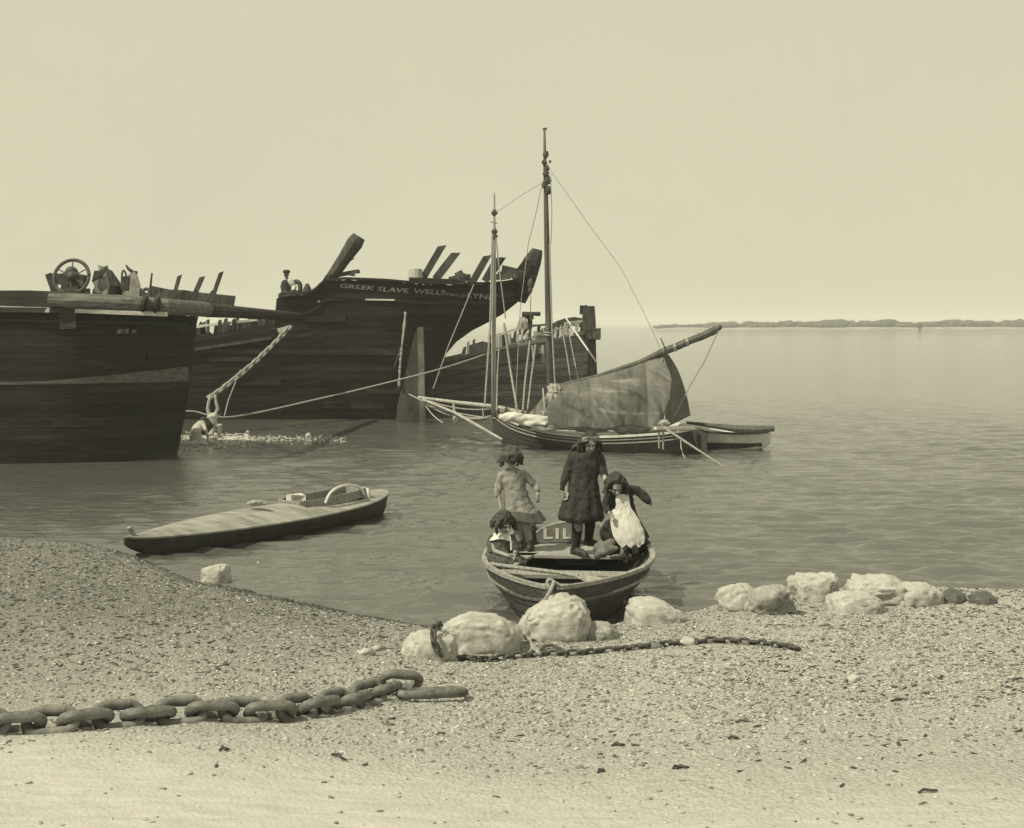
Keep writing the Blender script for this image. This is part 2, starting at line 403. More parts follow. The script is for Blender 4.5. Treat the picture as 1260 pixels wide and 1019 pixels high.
def rock(x0, x1, y0, y1, label, mat='chalk', seed=0, amp=.16, depth=.8, lobes=None, facet=0, sink=.18, tilt=0):
    base_ = ground_hit((x0+x1)/2, y1); D = base_.y; wd = (x1-x0)/F*D; hh_ = (y1-y0)/F*D; dp = wd*depth
    mb_ = MB(); bm_ = bmesh.new(); bmesh.ops.create_icosphere(bm_, subdivisions=5, radius=1)
    for v_ in bm_.verts:
        u = v_.co.copy(); s_ = Vector((seed*3.1, seed*1.3, seed*.7))
        q = 1+amp*1.3*noise.noise(u*1.1+s_)+amp*.55*noise.noise(u*2.6+s_)+amp*.4*noise.noise(u*6+s_)+amp*.26*noise.noise(u*14+s_)-amp*.9*max(0, .10-abs(noise.noise(u*1.9+s_*2)))*4
        if facet:
            for k in range(9):
                dr = Vector((noise.noise(s_+Vector((k*5.3,1,0))), noise.noise(s_+Vector((0,k*4.1,2))), noise.noise(s_+Vector((3,0,k*6.7))))).normalized()
                lim = .78+.1*math.sin(k*2.1); dd = (u*q).dot(dr)
                if dd > lim: q -= facet*(dd-lim)
        e = .70
        p_ = Vector([math.copysign(abs(c_)**e, c_) for c_ in u]) if not facet else u*1.0
        p_ = p_*q
        if lobes:
            p_.z *= np.interp(p_.x, [a for a, _ in lobes], [b_ for _, b_ in lobes])
        v_.co = Vector((p_.x*wd/2/1.02, p_.y*dp/2, p_.z*(hh_*.40+sink*.45)+p_.x*tilt))
    c_ = Vector((base_.x, base_.y+dp*.46, base_.z+hh_*.47-sink*.45))
    me = bpy.data.meshes.new('stone'); bm_.to_mesh(me); bm_.free(); me.polygons.foreach_set("use_smooth", [True]*len(me.polygons))
    me.materials.append(M[mat]); o_ = bpy.data.objects.new('stone', me); COL.objects.link(o_); o_.location = c_
    tag(o_, label, 'stone', 'pale stones along the water edge'); return o_
rock(495, 564, 779, 811, 'low flat pale stone lying left of the chain that hangs over the rocks', seed=1, amp=.12, depth=.9)
rock(538, 644, 756, 806, 'longest pale boulder, draped by the small chain at its left end', seed=2, amp=.14, depth=.62, lobes=[(-1,.72),(-.2,1.1),(.4,1.05),(1,.7)])
rock(643, 727, 733, 790, 'tall rounded pale boulder right under the bow of the rowing boat', seed=5, amp=.18, depth=.85, lobes=[(-1,.45),(-.5,.85),(.1,1.08),(.6,1.08),(1,.95)])
rock(770, 846, 740, 770, 'low pale stone on the right of the rowing boat bow', seed=9, amp=.12, depth=.8, lobes=[(-1,1.1),(0,1),(1,.5)])
rock(706, 764, 770, 788, 'small flat stone half sunk in shingle under the boat keel', seed=12, amp=.14, depth=.8, mat='greystone')
rock(241, 284, 690, 720, 'single pale blocky stone near the decked punt on the left shore', seed=14, amp=.2, depth=.7, facet=.7)
rock(884, 944, 717, 752, 'pale stone with smooth sloping top at the left end of the right-hand row', seed=16, amp=.16, depth=.8, facet=.4)
rock(918, 984, 717, 758, 'rough craggy grey stone, the darkest big one of the right-hand row', 'greystone', 18, .36, .8, facet=.6)
rock(976, 1038, 706, 740, 'round topped pale stone behind the craggy grey one', seed=21, amp=.22, depth=.8)
rock(1024, 1094, 730, 756, 'thin pale slab sloping down to the shingle', seed=23, amp=.12, depth=.8, tilt=-.02)
rock(1052, 1128, 711, 746, 'large pale boulder with a shaded hollow in its right side', seed=25, amp=.24, depth=.9)
rock(1104, 1166, 719, 746, 'smooth pale stone leaning against the right of a large boulder', seed=27, amp=.14, depth=.8)
rock(1158, 1194, 726, 743, 'small dark block with a pale top, second from the right end of the row', 'darkstone', 29, .12, .9, facet=.5)
rock(1195, 1236, 728, 745, 'small dark block at the right end of the row of stones', 'darkstone', 31, .14, .9, facet=.5)
# fist sized stones
for i, (px, py, s_) in enumerate(((806,798,.06),(846,794,.08),(972,806,.04),(1012,770,.05),(1050,838,.05),(450,806,.06),(466,800,.05),(1090,765,.04))):
    p = ground_hit(px, py); mb_ = MB().ell(p+Vector((0,0,s_*.2)), (s_, s_*.8, s_*.55), nu=16, nv=10, lump=.5, seed=i*3)
    o = mb_.build('cobble', M['chalk' if i % 3 else 'greystone'], smooth=True)
    tag(o, 'loose fist sized cobble lying on the shingle', 'stone', 'loose cobbles on the shingle')

# ------------------------------------------------------------------ shingle
m, n, b = newmat('shingle'); ge = n.nodes.new("ShaderNodeNewGeometry")
c = ramp(n, ge.outputs['Random Per Island'], ((.0, .06), (.25, .16), (.45, .34), (.85, .52), (1.0, .64)))
n.links.new(mixc(n, .35, c, ramp(n, nz(n, mapped(n), 60, 3), ((.3, .12), (.7, .5)))), b.inputs['Base Color']); b.inputs['Roughness'].default_value = .9
b.inputs['Specular IOR Level'].default_value = .2
M['shingle'] = m
ICO = bmesh.new(); bmesh.ops.create_icosphere(ICO, subdivisions=1, radius=1)
IV = np.array([v_.co[:] for v_ in ICO.verts]); IF = np.array([[v_.index for v_ in f_.verts] for f_ in ICO.faces]); ICO.free()
rs = np.random.RandomState(11)
def scatter(name, N, dens, smin, smax, mat, flat=.6, elong=1.0, lab=None):
    pts = []
    while len(pts) < N:
        D = rs.uniform(5.2, 18.5, 4000); px = rs.uniform(-40, 1300, 4000); X = (px-CX)/F*D
        keep = rs.uniform(0, 1, 4000) < dens(px, X, D)*np.minimum(1, (D/14))
        z = terrain(X, D); keep &= z > .02
        pts += list(np.stack([X, D, z], -1)[keep])
    pts = np.array(pts[:N]); s_ = smin+(smax-smin)*rs.uniform(0, 1, N)**3.2
    ang = rs.uniform(0, 6.28, N); V = np.repeat(IV[None], N, 0)*(1+rs.uniform(-.28, .28, (N, len(IV), 1)))
    sc_ = np.stack([s_*rs.uniform(.9, 1.6, N)*elong, s_*rs.uniform(.6, 1.1, N), s_*rs.uniform(.3, 1.0, N)*flat], -1)
    V = V*sc_[:, None, :]; til = rs.uniform(-.5, .5, N)
    Vz = V[:, :, 2]*np.cos(til)[:, None]+V[:, :, 0]*np.sin(til)[:, None]*.6
    X = V[:, :, 0]*np.cos(ang)[:, None]-V[:, :, 1]*np.sin(ang)[:, None]; Y = V[:, :, 0]*np.sin(ang)[:, None]+V[:, :, 1]*np.cos(ang)[:, None]
    W = np.stack([X+pts[:, 0:1], Y+pts[:, 1:2], Vz+pts[:, 2:3]+s_[:, None]*.15], -1).reshape(-1, 3)
    Fc = (IF[None]+(np.arange(N)*len(IV))[:, None, None]).reshape(-1, 3)
    me = bpy.data.meshes.new(name); me.vertices.add(len(W)); me.vertices.foreach_set("co", W.astype(np.float32).reshape(-1))
    me.loops.add(Fc.size); me.loops.foreach_set("vertex_index", Fc.astype(np.int32).reshape(-1)); me.polygons.add(len(Fc))
    me.polygons.foreach_set("loop_start", np.arange(0, Fc.size, 3, dtype=np.int32)); me.polygons.foreach_set("loop_total", np.full(len(Fc), 3, dtype=np.int32))
    me.update(calc_edges=True); me.materials.append(mat); o_ = bpy.data.objects.new(name, me); COL.objects.link(o_); tag(o_, lab, 'ground cover', kind='stuff')
def dens(px, X, D):
    d = np.interp(X, SX, SY)-D
    k = np.clip((D-7.0-.05*X)/1.6, .04, 1)
    return k*(.35+.9*vnoise(X*1.3, D*1.3, 9))*(1-.65*np.clip((D-.9*X-10.5)/4, 0, 1))*np.clip(.6+(px-300)/900, .5, 1.2)
scatter('shingle', 80000, dens, .003, .017, M['shingle'], lab='loose shingle and broken shell strewn over the beach')
m, n, b = newmat('weed_scraps'); b.inputs['Base Color'].default_value = G(.05); b.inputs['Roughness'].default_value = .8; M['weed'] = m
scatter('weed_scraps', 14000, lambda px, X, D: np.clip((D-6.9)/2.5, .015, 1)*np.clip(.15+.9*np.clip((px-500)/700, 0, 1)*(vnoise(X*1.1, D*2, 4) > .45)+1.2*np.clip((D-.9*X-10)/4, 0, 1), 0, 1), .003, .016, M['weed'], flat=.5, elong=2.0, lab='dark scraps of weed and bark on the shingle')

for i, (px, py, ln, an) in enumerate(((1130,977,.10,.2),(832,948,.07,.1),(905,890,.10,-.1),(896,911,.06,.1),(828,948,.05,.4),(1096,864,.13,.1),(736,952,.05,.7),(408,930,.16,-.9),(752,920,.08,.1),(270,925,.05,.3))):
    p = ground_hit(px, py); d = Vector((math.cos(an), math.sin(an), .05)); q = Vector((-d.y, d.x, 0))
    o = MB().tube([p+Vector((0,0,.006)), p+d*ln*.35+q*.012+Vector((0,0,.014)), p+d*ln*.7-q*.006+Vector((0,0,.010)), p+d*ln+Vector((0,0,.006))], [.006,.009,.008,.004], 6, lump=.25).build('driftwood_twig', M['timber'])
    tag(o, 'small dark driftwood twig lying on the foreground sand', 'twig', 'driftwood twigs in the foreground')
def tide(px, X, D):
    d = np.interp(X, SX, SY)-D; return np.clip(1-np.abs(d-.07)/.09, 0, 1)*(px > 262)*(px < 545)
scatter('tide_line_weed', 2600, tide, .006, .03, M['weed'], flat=.9, elong=1.6, lab='dark line of weed and debris along the water edge on the left shore')
# ------------------------------------------------------------------ chains
def link_mesh(name, Lh, W, r, mat, lump=.06, nseg=28, n_=9, seed=1, stud=False):
    rr = random.Random(seed); pts = []
    R = W/2-r; S = Lh/2-W/2
    for k in range(nseg):
        a = 2*math.pi*k/nseg; x = math.cos(a)*R+(S if math.cos(a) > 0 else -S)*(1 if abs(math.cos(a)) > .15 else abs(math.cos(a))/.15); y = math.sin(a)*R
        pts.append(Vector((x, y, 0)))
    rings = []
    for k, p_ in enumerate(pts):
        d = (pts[(k+1) % nseg]-pts[k-1]).normalized(); nrm = d.cross(Vector((0,0,1)))
        q = r*(1+rr.uniform(-lump, lump))
        rings.append([p_+nrm*(q*math.cos(2*math.pi*j/n_))+Vector((0,0,q*math.sin(2*math.pi*j/n_))) for j in range(n_)])
    mb_ = MB(); mb_.loft(rings+[rings[0]], cap=False)
    me = bpy.data.meshes.new(name); me.from_pydata(mb_.v, [], mb_.f)
    b_ = bmesh.new(); b_.from_mesh(me); bmesh.ops.remove_doubles(b_, verts=b_.verts, dist=1e-5); bmesh.ops.recalc_face_normals(b_, faces=b_.faces); b_.to_mesh(me); b_.free()
    me.polygons.foreach_set("use_smooth", [True]*len(me.polygons)); me.materials.append(mat); return me
def chain(path, me, pitch, root, roll0=45, wob=8, alt=90, start=0.0):
    path = [Vector(p_) for p_ in path]; cum = [0]
    for a, b_ in zip(path, path[1:]): cum.append(cum[-1]+(b_-a).length)
    def at(s_):
        s_ = max(0, min(cum[-1], s_))
        for i in range(len(path)-1):
            if s_ <= cum[i+1]: return path[i].lerp(path[i+1], (s_-cum[i])/max(1e-9, cum[i+1]-cum[i]))
        return path[-1]
    s_ = start; k = 0
    while s_ < cum[-1]:
        p0 = at(s_-pitch*.6); p1 = at(s_+pitch*.6); d = (p1-p0).normalized(); c_ = at(s_)
        a = d.cross(Vector((0,0,1))); a = a.normalized() if a.length > 1e-3 else Vector((1,0,0)); u = a.cross(d).normalized()
        roll = math.radians(roll0+alt*(k % 2)+rnd.uniform(-wob, wob))
        y = a*math.cos(roll)+u*math.sin(roll); z = d.cross(y)
        mt = Matrix((d, y, z)).transposed().to_4x4(); mt.translation = c_-root.location
        o_ = bpy.data.objects.new('link', me); COL.objects.link(o_); o_.parent = root; o_.matrix_local = mt
        s_ += pitch; k += 1
    return k
def gpath(pts, lift, n_=8):
    out_ = []
    for i in range(len(pts)-1):
        for k in range(n_):
            t = k/n_; p_ = ground_hit(pts[i][0]*(1-t)+pts[i+1][0]*t, pts[i][1]*(1-t)+pts[i+1][1]*t); out_.append(p_+Vector((0,0,lift)))
    out_.append(ground_hit(*pts[-1])+Vector((0,0,lift))); return out_
BL = link_mesh('big_link', .32, .205, .031, M['iron_big'], lump=.12)
path = gpath([(-70,906),(20,902),(90,898),(150,892),(210,888),(260,886),(310,887),(350,886),(395,879),(430,872),(468,861),(485,856)], .05)
root = thing('anchor_chain', path[0], 'massive rusty anchor chain with thick links lying across the near beach', 'chain')
chain(path, BL, .192, root, 36, 14)
for (px0, py0, px1, py1, roll, lift) in ((468, 850, 516, 852, 52, .065), (489, 862, 574, 858, 8, .04)):
    a = ground_hit(px0, py0); b_ = ground_hit(px1, py1); c_ = (a+b_)/2+Vector((0,0,lift)); d = (b_-a).normalized()
    me_ = BL if roll > 50 else link_mesh('end_link', (b_-a).length+.01, .22, .028, M['iron_big'], seed=4)
    s_ = d.cross(Vector((0,0,1))).normalized(); u = s_.cross(d); y = s_*math.cos(math.radians(roll))+u*math.sin(math.radians(roll)); z = d.cross(y)
    mt = Matrix((d, y, z)).transposed().to_4x4(); mt.translation = c_-root.location
    o_ = bpy.data.objects.new('link', me_); COL.objects.link(o_); o_.parent = root; o_.matrix_local = mt
SL = link_mesh('small_link', .112, .072, .0135, M['iron'], nseg=16, n_=6)
p_top = P(540, 766, 13.0); 
path = gpath([(548,813),(600,815),(660,808),(720,806),(770,801),(830,795),(880,791),(930,794),(985,802)], .02)
g0 = path[0]
top = [P(533, 786, g0.y+.35), P(541, 768, g0.y+.12), P(534, 774, g0.y-.06), P(534, 788, g0.y-.14), P(540, 802, g0.y-.12)]
top = catmull(top+[g0], 5)
root = thing('mooring_chain', g0, 'thin dark chain hanging over the long boulder and trailing right across the shingle', 'chain')
nk = chain(top[:-1]+path, SL, .080, root, 40, 14)
print('small links', nk)
def jag(poly, D, th, name, mat, root):
    a = [P(px, py, D) for px, py in poly]; b_ = [p_+Vector((rnd.uniform(-.02,.02), th, rnd.uniform(-.02,.02))) for p_ in a]
    return MB().loft([a, b_]).build(name, M[mat], root)
# ------------------------------------------------------------------ big hulls
class Hull:
    """centreline station s (world x along the hull), half breadth b(s), bottom zb(s), top zt(s); yaw turns it about (x0, D)"""
    def __init__(s, xs, zb, zt, b, D, shape=.42, yaw=0, x0=0):
        s.xs, s.zb, s.zt, s.b, s.D, s.shape_, s.yaw, s.x0 = xs, zb, zt, b, D, shape, math.radians(yaw), x0
        s.gx = np.linspace(xs[0], xs[-1], 600); q = np.interp(s.gx, xs, b); w_ = 13; s.gb = np.convolve(np.pad(q, w_, mode='edge'), np.ones(2*w_+1)/(2*w_+1), 'valid'); s.gb = np.convolve(np.pad(s.gb, w_, mode='edge'), np.ones(2*w_+1)/(2*w_+1), 'valid')
        s.gb = np.minimum(s.gb, q+.25)
    def sh(s, x): return s.shape_(x) if callable(s.shape_) else s.shape_
    zr = None
    def va(s, x, v):
        if s.zr is None: return v
        zb, zt, b = s.get(x); z = zb+(zt-zb)*v; return max(1e-4, min(1, (z-zb)/(max(interp(x, s.xs, s.zr), zt)-zb)))
    def get(s, x): return interp(x, s.xs, s.zb), interp(x, s.xs, s.zt), interp(x, s.gx, s.gb)
    def world(s, x, y, z):
        c, q = math.cos(s.yaw), math.sin(s.yaw); dx = x-s.x0
        return Vector((s.x0+dx*c-y*q, s.D+dx*q+y*c, z))
    def side(s, x, v, sgn=-1, out=0):
        zb, zt, b = s.get(x); z = zb+(zt-zb)*v
        return s.world(x, sgn*(b*(s.va(x, v)**s.sh(x))+out), z)
    def at_z(s, x, z, sgn=-1, out=0):
        zb, zt, b = s.get(x); v = min(1, max(0.001, (z-zb)/(zt-zb))); return s.side(x, v, sgn, out)
    def shell(s, nx=90, nv=26, strakes=16, step=.012, top_jag=0, seed=0, x0=None, x1=None):
        xa = s.xs[0] if x0 is None else x0; xb = s.xs[-1] if x1 is None else x1; rr = random.Random(seed)
        rings = []
        xsamp = sorted(set([xa+(xb-xa)*i/nx for i in range(nx+1)]+[q for q in s.xs if xa < q < xb]))
        for x in xsamp:
            zb, zt, b = s.get(x); j = rr.uniform(-top_jag, top_jag) if top_jag else 0; ring = []
            vs_ = [k/nv for k in range(nv+1)]
            def pt(v, sgn):
                q = (v*strakes) % 1.0; o_ = step*(1-q) if v < .999 else 0
                p_ = s.side(x, max(v, .0005), sgn, o_*min(1, b*2)); 
                if v > .97: p_.z += j
                return p_
            ring += [pt(v, -1) for v in reversed(vs_)]
            ring += [pt(v, 1) for v in vs_[1:]]
            # inner face back round: gives the shell a real thickness
            th = min(.12, b*.6)
            def inn(v, sgn):
                zb_, zt_, b_ = s.get(x); z = zb_+(zt_-zb_)*v; vv = max(v, .001)
                p_ = s.world(x, sgn*max(.005, b_*s.va(x, vv)**s.sh(x)-th), z+(.15*(1-v)))
                if v > .97: p_.z += j
                return p_
            iv = [1, .8, .6, .4, .2]
            ring += [inn(v, 1) for v in iv]+[inn(v, -1) for v in reversed(iv)]
            rings.append(ring)
        return MB().loft(rings)
    def deck(s, xa, xb, drop=.35, n_=24, inset=.1):
        rings = []
        for i in range(n_+1):
            x = xa+(xb-xa)*i/n_; zb, zt, b = s.get(x); z = zt-drop; v = max(.02, (z-zb)/(zt-zb)); hb = max(.02, b*v**s.sh(x)-inset)
            rings.append([s.world(x, -hb, z), s.world(x, -hb*.3, z+.04), s.world(x, hb*.3, z+.04), s.world(x, hb, z), s.world(x, hb, z-.08), s.world(x, -hb, z-.08)])
        return MB().loft(rings)
    def strip(s, xa, xb, zf, w_, out, n_=40, sgn=-1, top=None):
        """a moulding on the side, following z = zf(x)"""
        rings = []
        for i in range(n_+1):
            x = xa+(xb-xa)*i/n_; z0 = zf(x); z1 = z0+(w_(x) if callable(w_) else w_)
            rings.append([s.at_z(x, z0, sgn, -.02), s.at_z(x, z0, sgn, out), s.at_z(x, z1, sgn, out), s.at_z(x, z1, sgn, -.02)])
        return MB().loft(rings)
    def rail(s, xa, xb, w_, h_, n_=40, sgn=-1, dz=0, inset=0):
        rings = []
        for i in range(n_+1):
            x = xa+(xb-xa)*i/n_; zb, zt, b = s.get(x); z = zt+dz
            y0 = sgn*max(.0, b-inset-w_*.6); y1 = sgn*(b-inset+w_*.4)
            rings.append([s.world(x, y0, z), s.world(x, y1, z), s.world(x, y1, z+h_), s.world(x, y0, z+h_)])
        return MB().loft(rings)
def text_on(hull, words, size_, root, name='lettering', mat=None, shear=.3, out=.03):
    """words: (string, px x of the left end, px x of the right end, size, z function). Letters are bent on to the hull side."""
    mbx = MB()
    for st, x0, x1, size, zf in words:
        cu = bpy.data.curves.new('t', 'FONT'); cu.body = st; cu.size = 1; cu.resolution_u = 3; cu.offset = .012
        ob = bpy.data.objects.new('t', cu); COL.objects.link(ob); dg = bpy.context.evaluated_depsgraph_get(); dg.update()
        me = bpy.data.meshes.new_from_object(ob.evaluated_get(dg)); COL.objects.unlink(ob); bpy.data.objects.remove(ob)
        b_ = bmesh.new(); b_.from_mesh(me)
        bmesh.ops.subdivide_edges(b_, edges=[e for e in b_.edges if e.calc_length() > .25], cuts=2)
        bmesh.ops.triangulate(b_, faces=b_.faces)
        mx = max(v_.co.x for v_ in b_.verts); mn = min(v_.co.x for v_ in b_.verts)
        vs = [hull.at_z(x0+(x1-x0)*(v_.co.x-mn+shear*v_.co.y*.5)/(mx-mn), zf(x0+(x1-x0)*(v_.co.x-mn)/(mx-mn))+v_.co.y*size, -1, out) for v_ in b_.verts]
        mbx.add(vs, [[v_.index for v_ in f_.verts] for f_ in b_.faces]); b_.free()
    return mbx.build(name, mat or M['lettering'], root, fix=False)

# ---- hulk with the name on its stern, middle distance
DB = 43.0
def hx(px, D): return (px-CX)/F*D
def hz(py, D): return H-(py-HY)/F*D
prof = [ # px, top row (near side), bottom row (centreline), half breadth
 (120,424,560,1.7),(205,419,560,2.2),(260,412,560,2.4),(343,399,560,2.5),(347,367,560,2.5),(385,362,560,2.5),(394,357,560,2.5),(405,346,560,2.5),(430,344,560,2.5),(480,346,560,2.45),
 (500,348,545,2.4),(514,349,523,2.3),(524,350,490,2.2),(533,350,462,2.1),(547,350,436,1.95),(560,350,421,1.8),(580,350,407,1.6),(600,350,397,1.4),(618,349,387,1.15),(636,346,373,.85),(647,342,357,.55),(654,335,345,.32),(660,322,335,.16)]
xs, zb, zt, bb = [], [], [], []
for px, pt_, pb_, b_ in prof:
    Dn = DB-b_; x = hx(px, DB-b_*.6); xs.append(x); zt.append(hz(pt_, Dn)); zb.append(hz(pb_, DB-b_*.15)); bb.append(b_)
HB = Hull(xs, zb, zt, bb, DB, .30)
HB.zr = [max(z_, hz(352, DB-b_)) if px_ < 500 else z_ for z_, b_, px_ in zip(zt, bb, [p_[0] for p_ in prof])]
XB = lambda px, xs=xs: interp(px, [p_[0] for p_ in prof], xs)
rB = thing('hulk', (XB(430), DB, 0), 'black tarred wooden hulk with a high overhanging stern, name lettering and bare frames', 'ship')
HB.shell(140, 40, 20, .015, .02, 3).build('hull', M['tar'], rB)
HB.deck(XB(130), XB(340), .35).build('deck', M['timber'], rB)
HB.deck(XB(352), XB(640), .55).build('deck', M['timber'], rB)
HB.rail(XB(352), XB(650), .28, .07, 50).build('rail', M['tar2'], rB)
HB.rail(XB(352), XB(650), .28, .07, 50, sgn=1).build('rail', M['tar2'], rB)
HB.strip(XB(352), XB(648), lambda x: HB.get(x)[1]-.58, .09, .05).build('moulding', M['tar2'], rB)
HB.strip(XB(125), XB(520), lambda x: 1.9-.01*x, .14, .06).build('rubbing_strake', M['tar2'], rB)
zt_of = lambda x: HB.get(x)[1]
# the name
zl = lambda off: (lambda x: zt_of(x)+.02-off)
def znm(x):  # slopes gently down to the right as in the photograph
    return hz(interp(x, [XB(422), XB(480), XB(545), XB(602)], [354, 359, 362.5, 367.5]), 40.7)
text_on(HB, [('GREEK SLAVE', XB(423), XB(505), .175, znm), ('WELLS', XB(511), XB(549), .19, znm), ('PORT OF', XB(551), XB(573), .085, znm), ('LYNN', XB(575), XB(610), .19, znm)], .2, rB)
# upright frames, raked timbers (part of the hulk)
def raked(p0, p1, w0, w1, D0, mat, root, name='frame', D1=None, jit=.012, cut=.8):
    a = P(p0[0], p0[1], D0); b_ = P(p1[0], p1[1], D1 or D0)
    return MB().beam(a, b_, w0/F*D0, w1/F*D0, up=(1,0,0), jit=jit, cut=cut).build(name, M[mat], root)
tp = MB().tube([P(388,366,41), P(402,350,41), P(405,346,41), P(424,318,41), P(437,299,41), P(442,291,41)], [.15,.16,.17,.21,.24,.19], 9, lump=.06).build('raking_post', M['timber'], rB)
raked((407,340),(441,334), 5, 4, 41, 'timber', rB, 'broken_plank'); raked((412,331),(434,318), 3, 3, 41.1, 'timber', rB, 'broken_plank')
raked((388,366),(404,338), 6, 5, 40.8, 'timber', rB, 'brace'); raked((392,372),(398,350), 2.5, 3, 40.6, 'pale', rB, 'brace')
raked((424,337),(436,339), 2, 2, 41, 'timber', rB, 'broken_plank')
for (a, b_, w0, w1) in (((520,343),(544,303),9,8),((536,344),(561,311),10,9),((582,346),(600,315),8,8),((597,346),(613,317),9,9),((604,340),(619,317),5,6)):
    raked(a, b_, w0, w1, 41.5, 'timber', rB, 'frame')
mb = MB()
for px, py, s_ in ((560,343,.22),(565,338,.16),(572,341,.2),(621,339,.22),(626,335,.28),(632,337,.2),(578,345,.14),(611,341,.16)):
    MB().box(P(px, py, 41.6), (s_*1.4, .3, s_), Quaternion((0,1,0), rnd.uniform(-.5,.5)).to_matrix(), jit=.04).build('knee_stump', M['timber'], rB)
MB().beam(P(504,345,40.6), P(573,347,40.6), .30, .16, jit=.01).build('covering_board', M['tar2'], rB)
MB().tube([P(511,344,41.3), P(511,331,41.3)], [.24,.2], 12).build('bollard', M['pale'], rB)
# stern horn
MB().tube([P(640,372,42.6), P(645,350,42.6), P(650,335,42.6), P(655,322,42.6), P(660,311,42.6), P(661,307,42.6)], [.16,.3,.30,.27,.2,.16], 6, lump=.05, flat=1.2).build('stern_post_head', M['tar2'], rB)
MB().beam(P(634,345,42.3), P(651,322,42.3), .35, .3, jit=.02).build('knee', M['tar2'], rB)
MB().box(P(467.5, 369, 40.42), (.85, .05, .045), jit=.01).build('painted_sky_gap', M['pale'], rB)  # added pale strip, stands in for bright sky showing through a broken plank
# left break in the bulwark: ragged posts
jag([(262,414),(264,400),(275,396),(284,401),(290,393),(301,397),(312,390),(320,394),(331,386),(345,389),(345,404)], 42.6, .3, 'broken_bulwark', 'timber', rB)
jag([(236,417),(238,404),(247,400),(252,408),(258,409),(262,417)], 42.4, .2, 'broken_bulwark', 'timber', rB)
for i in range(15):
    px = 236+i*7.5+rnd.uniform(-3.5,3.5); h0 = rnd.uniform(2, 9)+(9 if i in (18,) else 0)
    h0 *= .7
    raked((px, 412-(px-240)*.10),(px+rnd.uniform(-1.5,1.5), 401-(px-240)*.11-h0), rnd.uniform(2.5,7), 3, 41.3+rnd.uniform(-.3,.3), 'timber', rB, 'frame_stump', jit=.02)
raked((240,402),(345,390), 3, 3.5, 41.2, 'pale', rB, 'rail_plank'); raked((228,420),(344,404), 2, 2.2, 40.5, 'tar2', rB, 'moulding')
for (a, b_, w0) in (((209,383),(221,339),4.5),((232,380),(249,341),5.0),((260,372),(272,335),4.6),((243,384),(263,357),3)):
    raked(a, b_, w0, w0, 42.0, 'timber', rB, 'frame'); 
MB().beam(P(186,361,43.5), P(287,373,43.5), .3, .42, jit=.04).build('far_bulwark', M['timber'], rB)
# rudder
xr = 503
mb = MB(); Dr = 40.15
front = [(487,521),(489,500),(497,466),(505,432),(511,409),(515,405)]; back = [(520,521),(520,500),(520,466),(520,432),(520,409),(518,405)]
rings = []
for (a, b_) in zip(front, back):
    pa, pb = P(a[0], a[1]+(6 if a[1] > 515 else 0), Dr), P(b_[0], b_[1]+(6 if b_[1] > 515 else 0), Dr)
    rings.append([pa+Vector((0,-.08,0)), pb+Vector((0,-.11,0)), pb+Vector((0,.11,0)), pa+Vector((0,.08,0))])
mb.loft(rings).build('rudder', M['rudder_dark'], rB)
MB().beam(P(520,526,Dr), P(517.5,403,Dr), .17, .24, up=(0,1,0), jit=.01).build('rudder_stock', M['rudder'], rB)
mb = MB(); mb.tube(catmull([P(499,384,40.2), P(497,405,40.1), P(494,430,40.0), P(492,455,40.0), P(491,476,40.0)], 8), .035, 6, lump=.35).build('rudder_chain', M['rope'], rB)
MB().tube(sag(P(494,425,40.0), P(485,452,40.0), 0, 3), .02, 5).build('rudder_rope', M['rope_dark'], rB)
# tackle at the stern
tk = thing('hanging_block', P(653,346,42.4), 'small pulley block hanging on a line from the stern of the black hulk', 'pulley')
MB().ell(P(652.5,349,42.2), (.09,.06,.15)).build('block', M['iron'], tk); MB().ell(P(652.5,357,42.2), (.07,.05,.10)).build('block', M['iron'], tk)
MB().tube([P(653,342,42.2), P(653,395,42.2)], .014, 5).build('line', M['rope'], tk)
l = thing('stay_rope', P(583,349,40.2), 'thin dark line slanting down the black side of the hulk under its name lettering', 'rope')
MB().tube([P(583,350,40.3), P(552,425,40.1), P(533,478,40.0)], .018, 5).build('line', M['rope'], l)

# ---- hulk at the left edge
DA = 30.3
profA = [(-420,381,640,2.0),(-250,382,640,2.3),(0,384,640,2.3),(60,385,640,2.3),(90,385.5,640,2.24),(120,386,640,2.1),(145,386.5,640,1.92),(165,387,640,1.66),(180,387.6,625,1.38),(192,388,605,1.1),(205,388.3,574,.78),(222,389,512,.44),(230,389,472,.28),(236,389,430,.18),(240,389,405,.09)]
xs, zb, zt, bb = [], [], [], []
for px, pt_, pb_, b_ in profA:
    xs.append(hx(px, DA-b_)); zt.append(hz(pt_, DA-b_)); zb.append(hz(pb_, DA-b_*.5)); bb.append(b_)
HA = Hull(xs, zb, zt, bb, DA, lambda x: interp(x, [-12, -10.5, -9.5, -8.7, -8.1, -7.6, -7.2, -6.9], [.16, .17, .20, .25, .34, .5, .85, 1.2])); XA = lambda px, xs=xs: interp(px, [p_[0] for p_ in profA], xs)
rA = thing('hulk', (XA(60), DA, 0), 'dark hulk at the left edge with a worn band along its side and a handwheel', 'ship')
HA.shell(120, 36, 18, .012, 0, 5).build('hull', M['tar'], rA)
HA.deck(XA(-400), XA(232), .12).build('deck', M['timber'], rA)
def zband(x): return hz(interp(x, [XA(-420), XA(50), XA(140), XA(228)], [474, 473, 472, 474.5]), 28.2)
HA.strip(XA(-420), XA(229), zband, lambda x: hz(0, 1)*0+interp(x, [XA(-420), XA(50), XA(140), XA(228)], [.05,.06,.17,.33]), .045, 60).build('rubbing_band', M['band'], rA)
HA.rail(XA(-420), XA(228), .3, .10, 70).build('cap_rail', M['tar2'], rA)
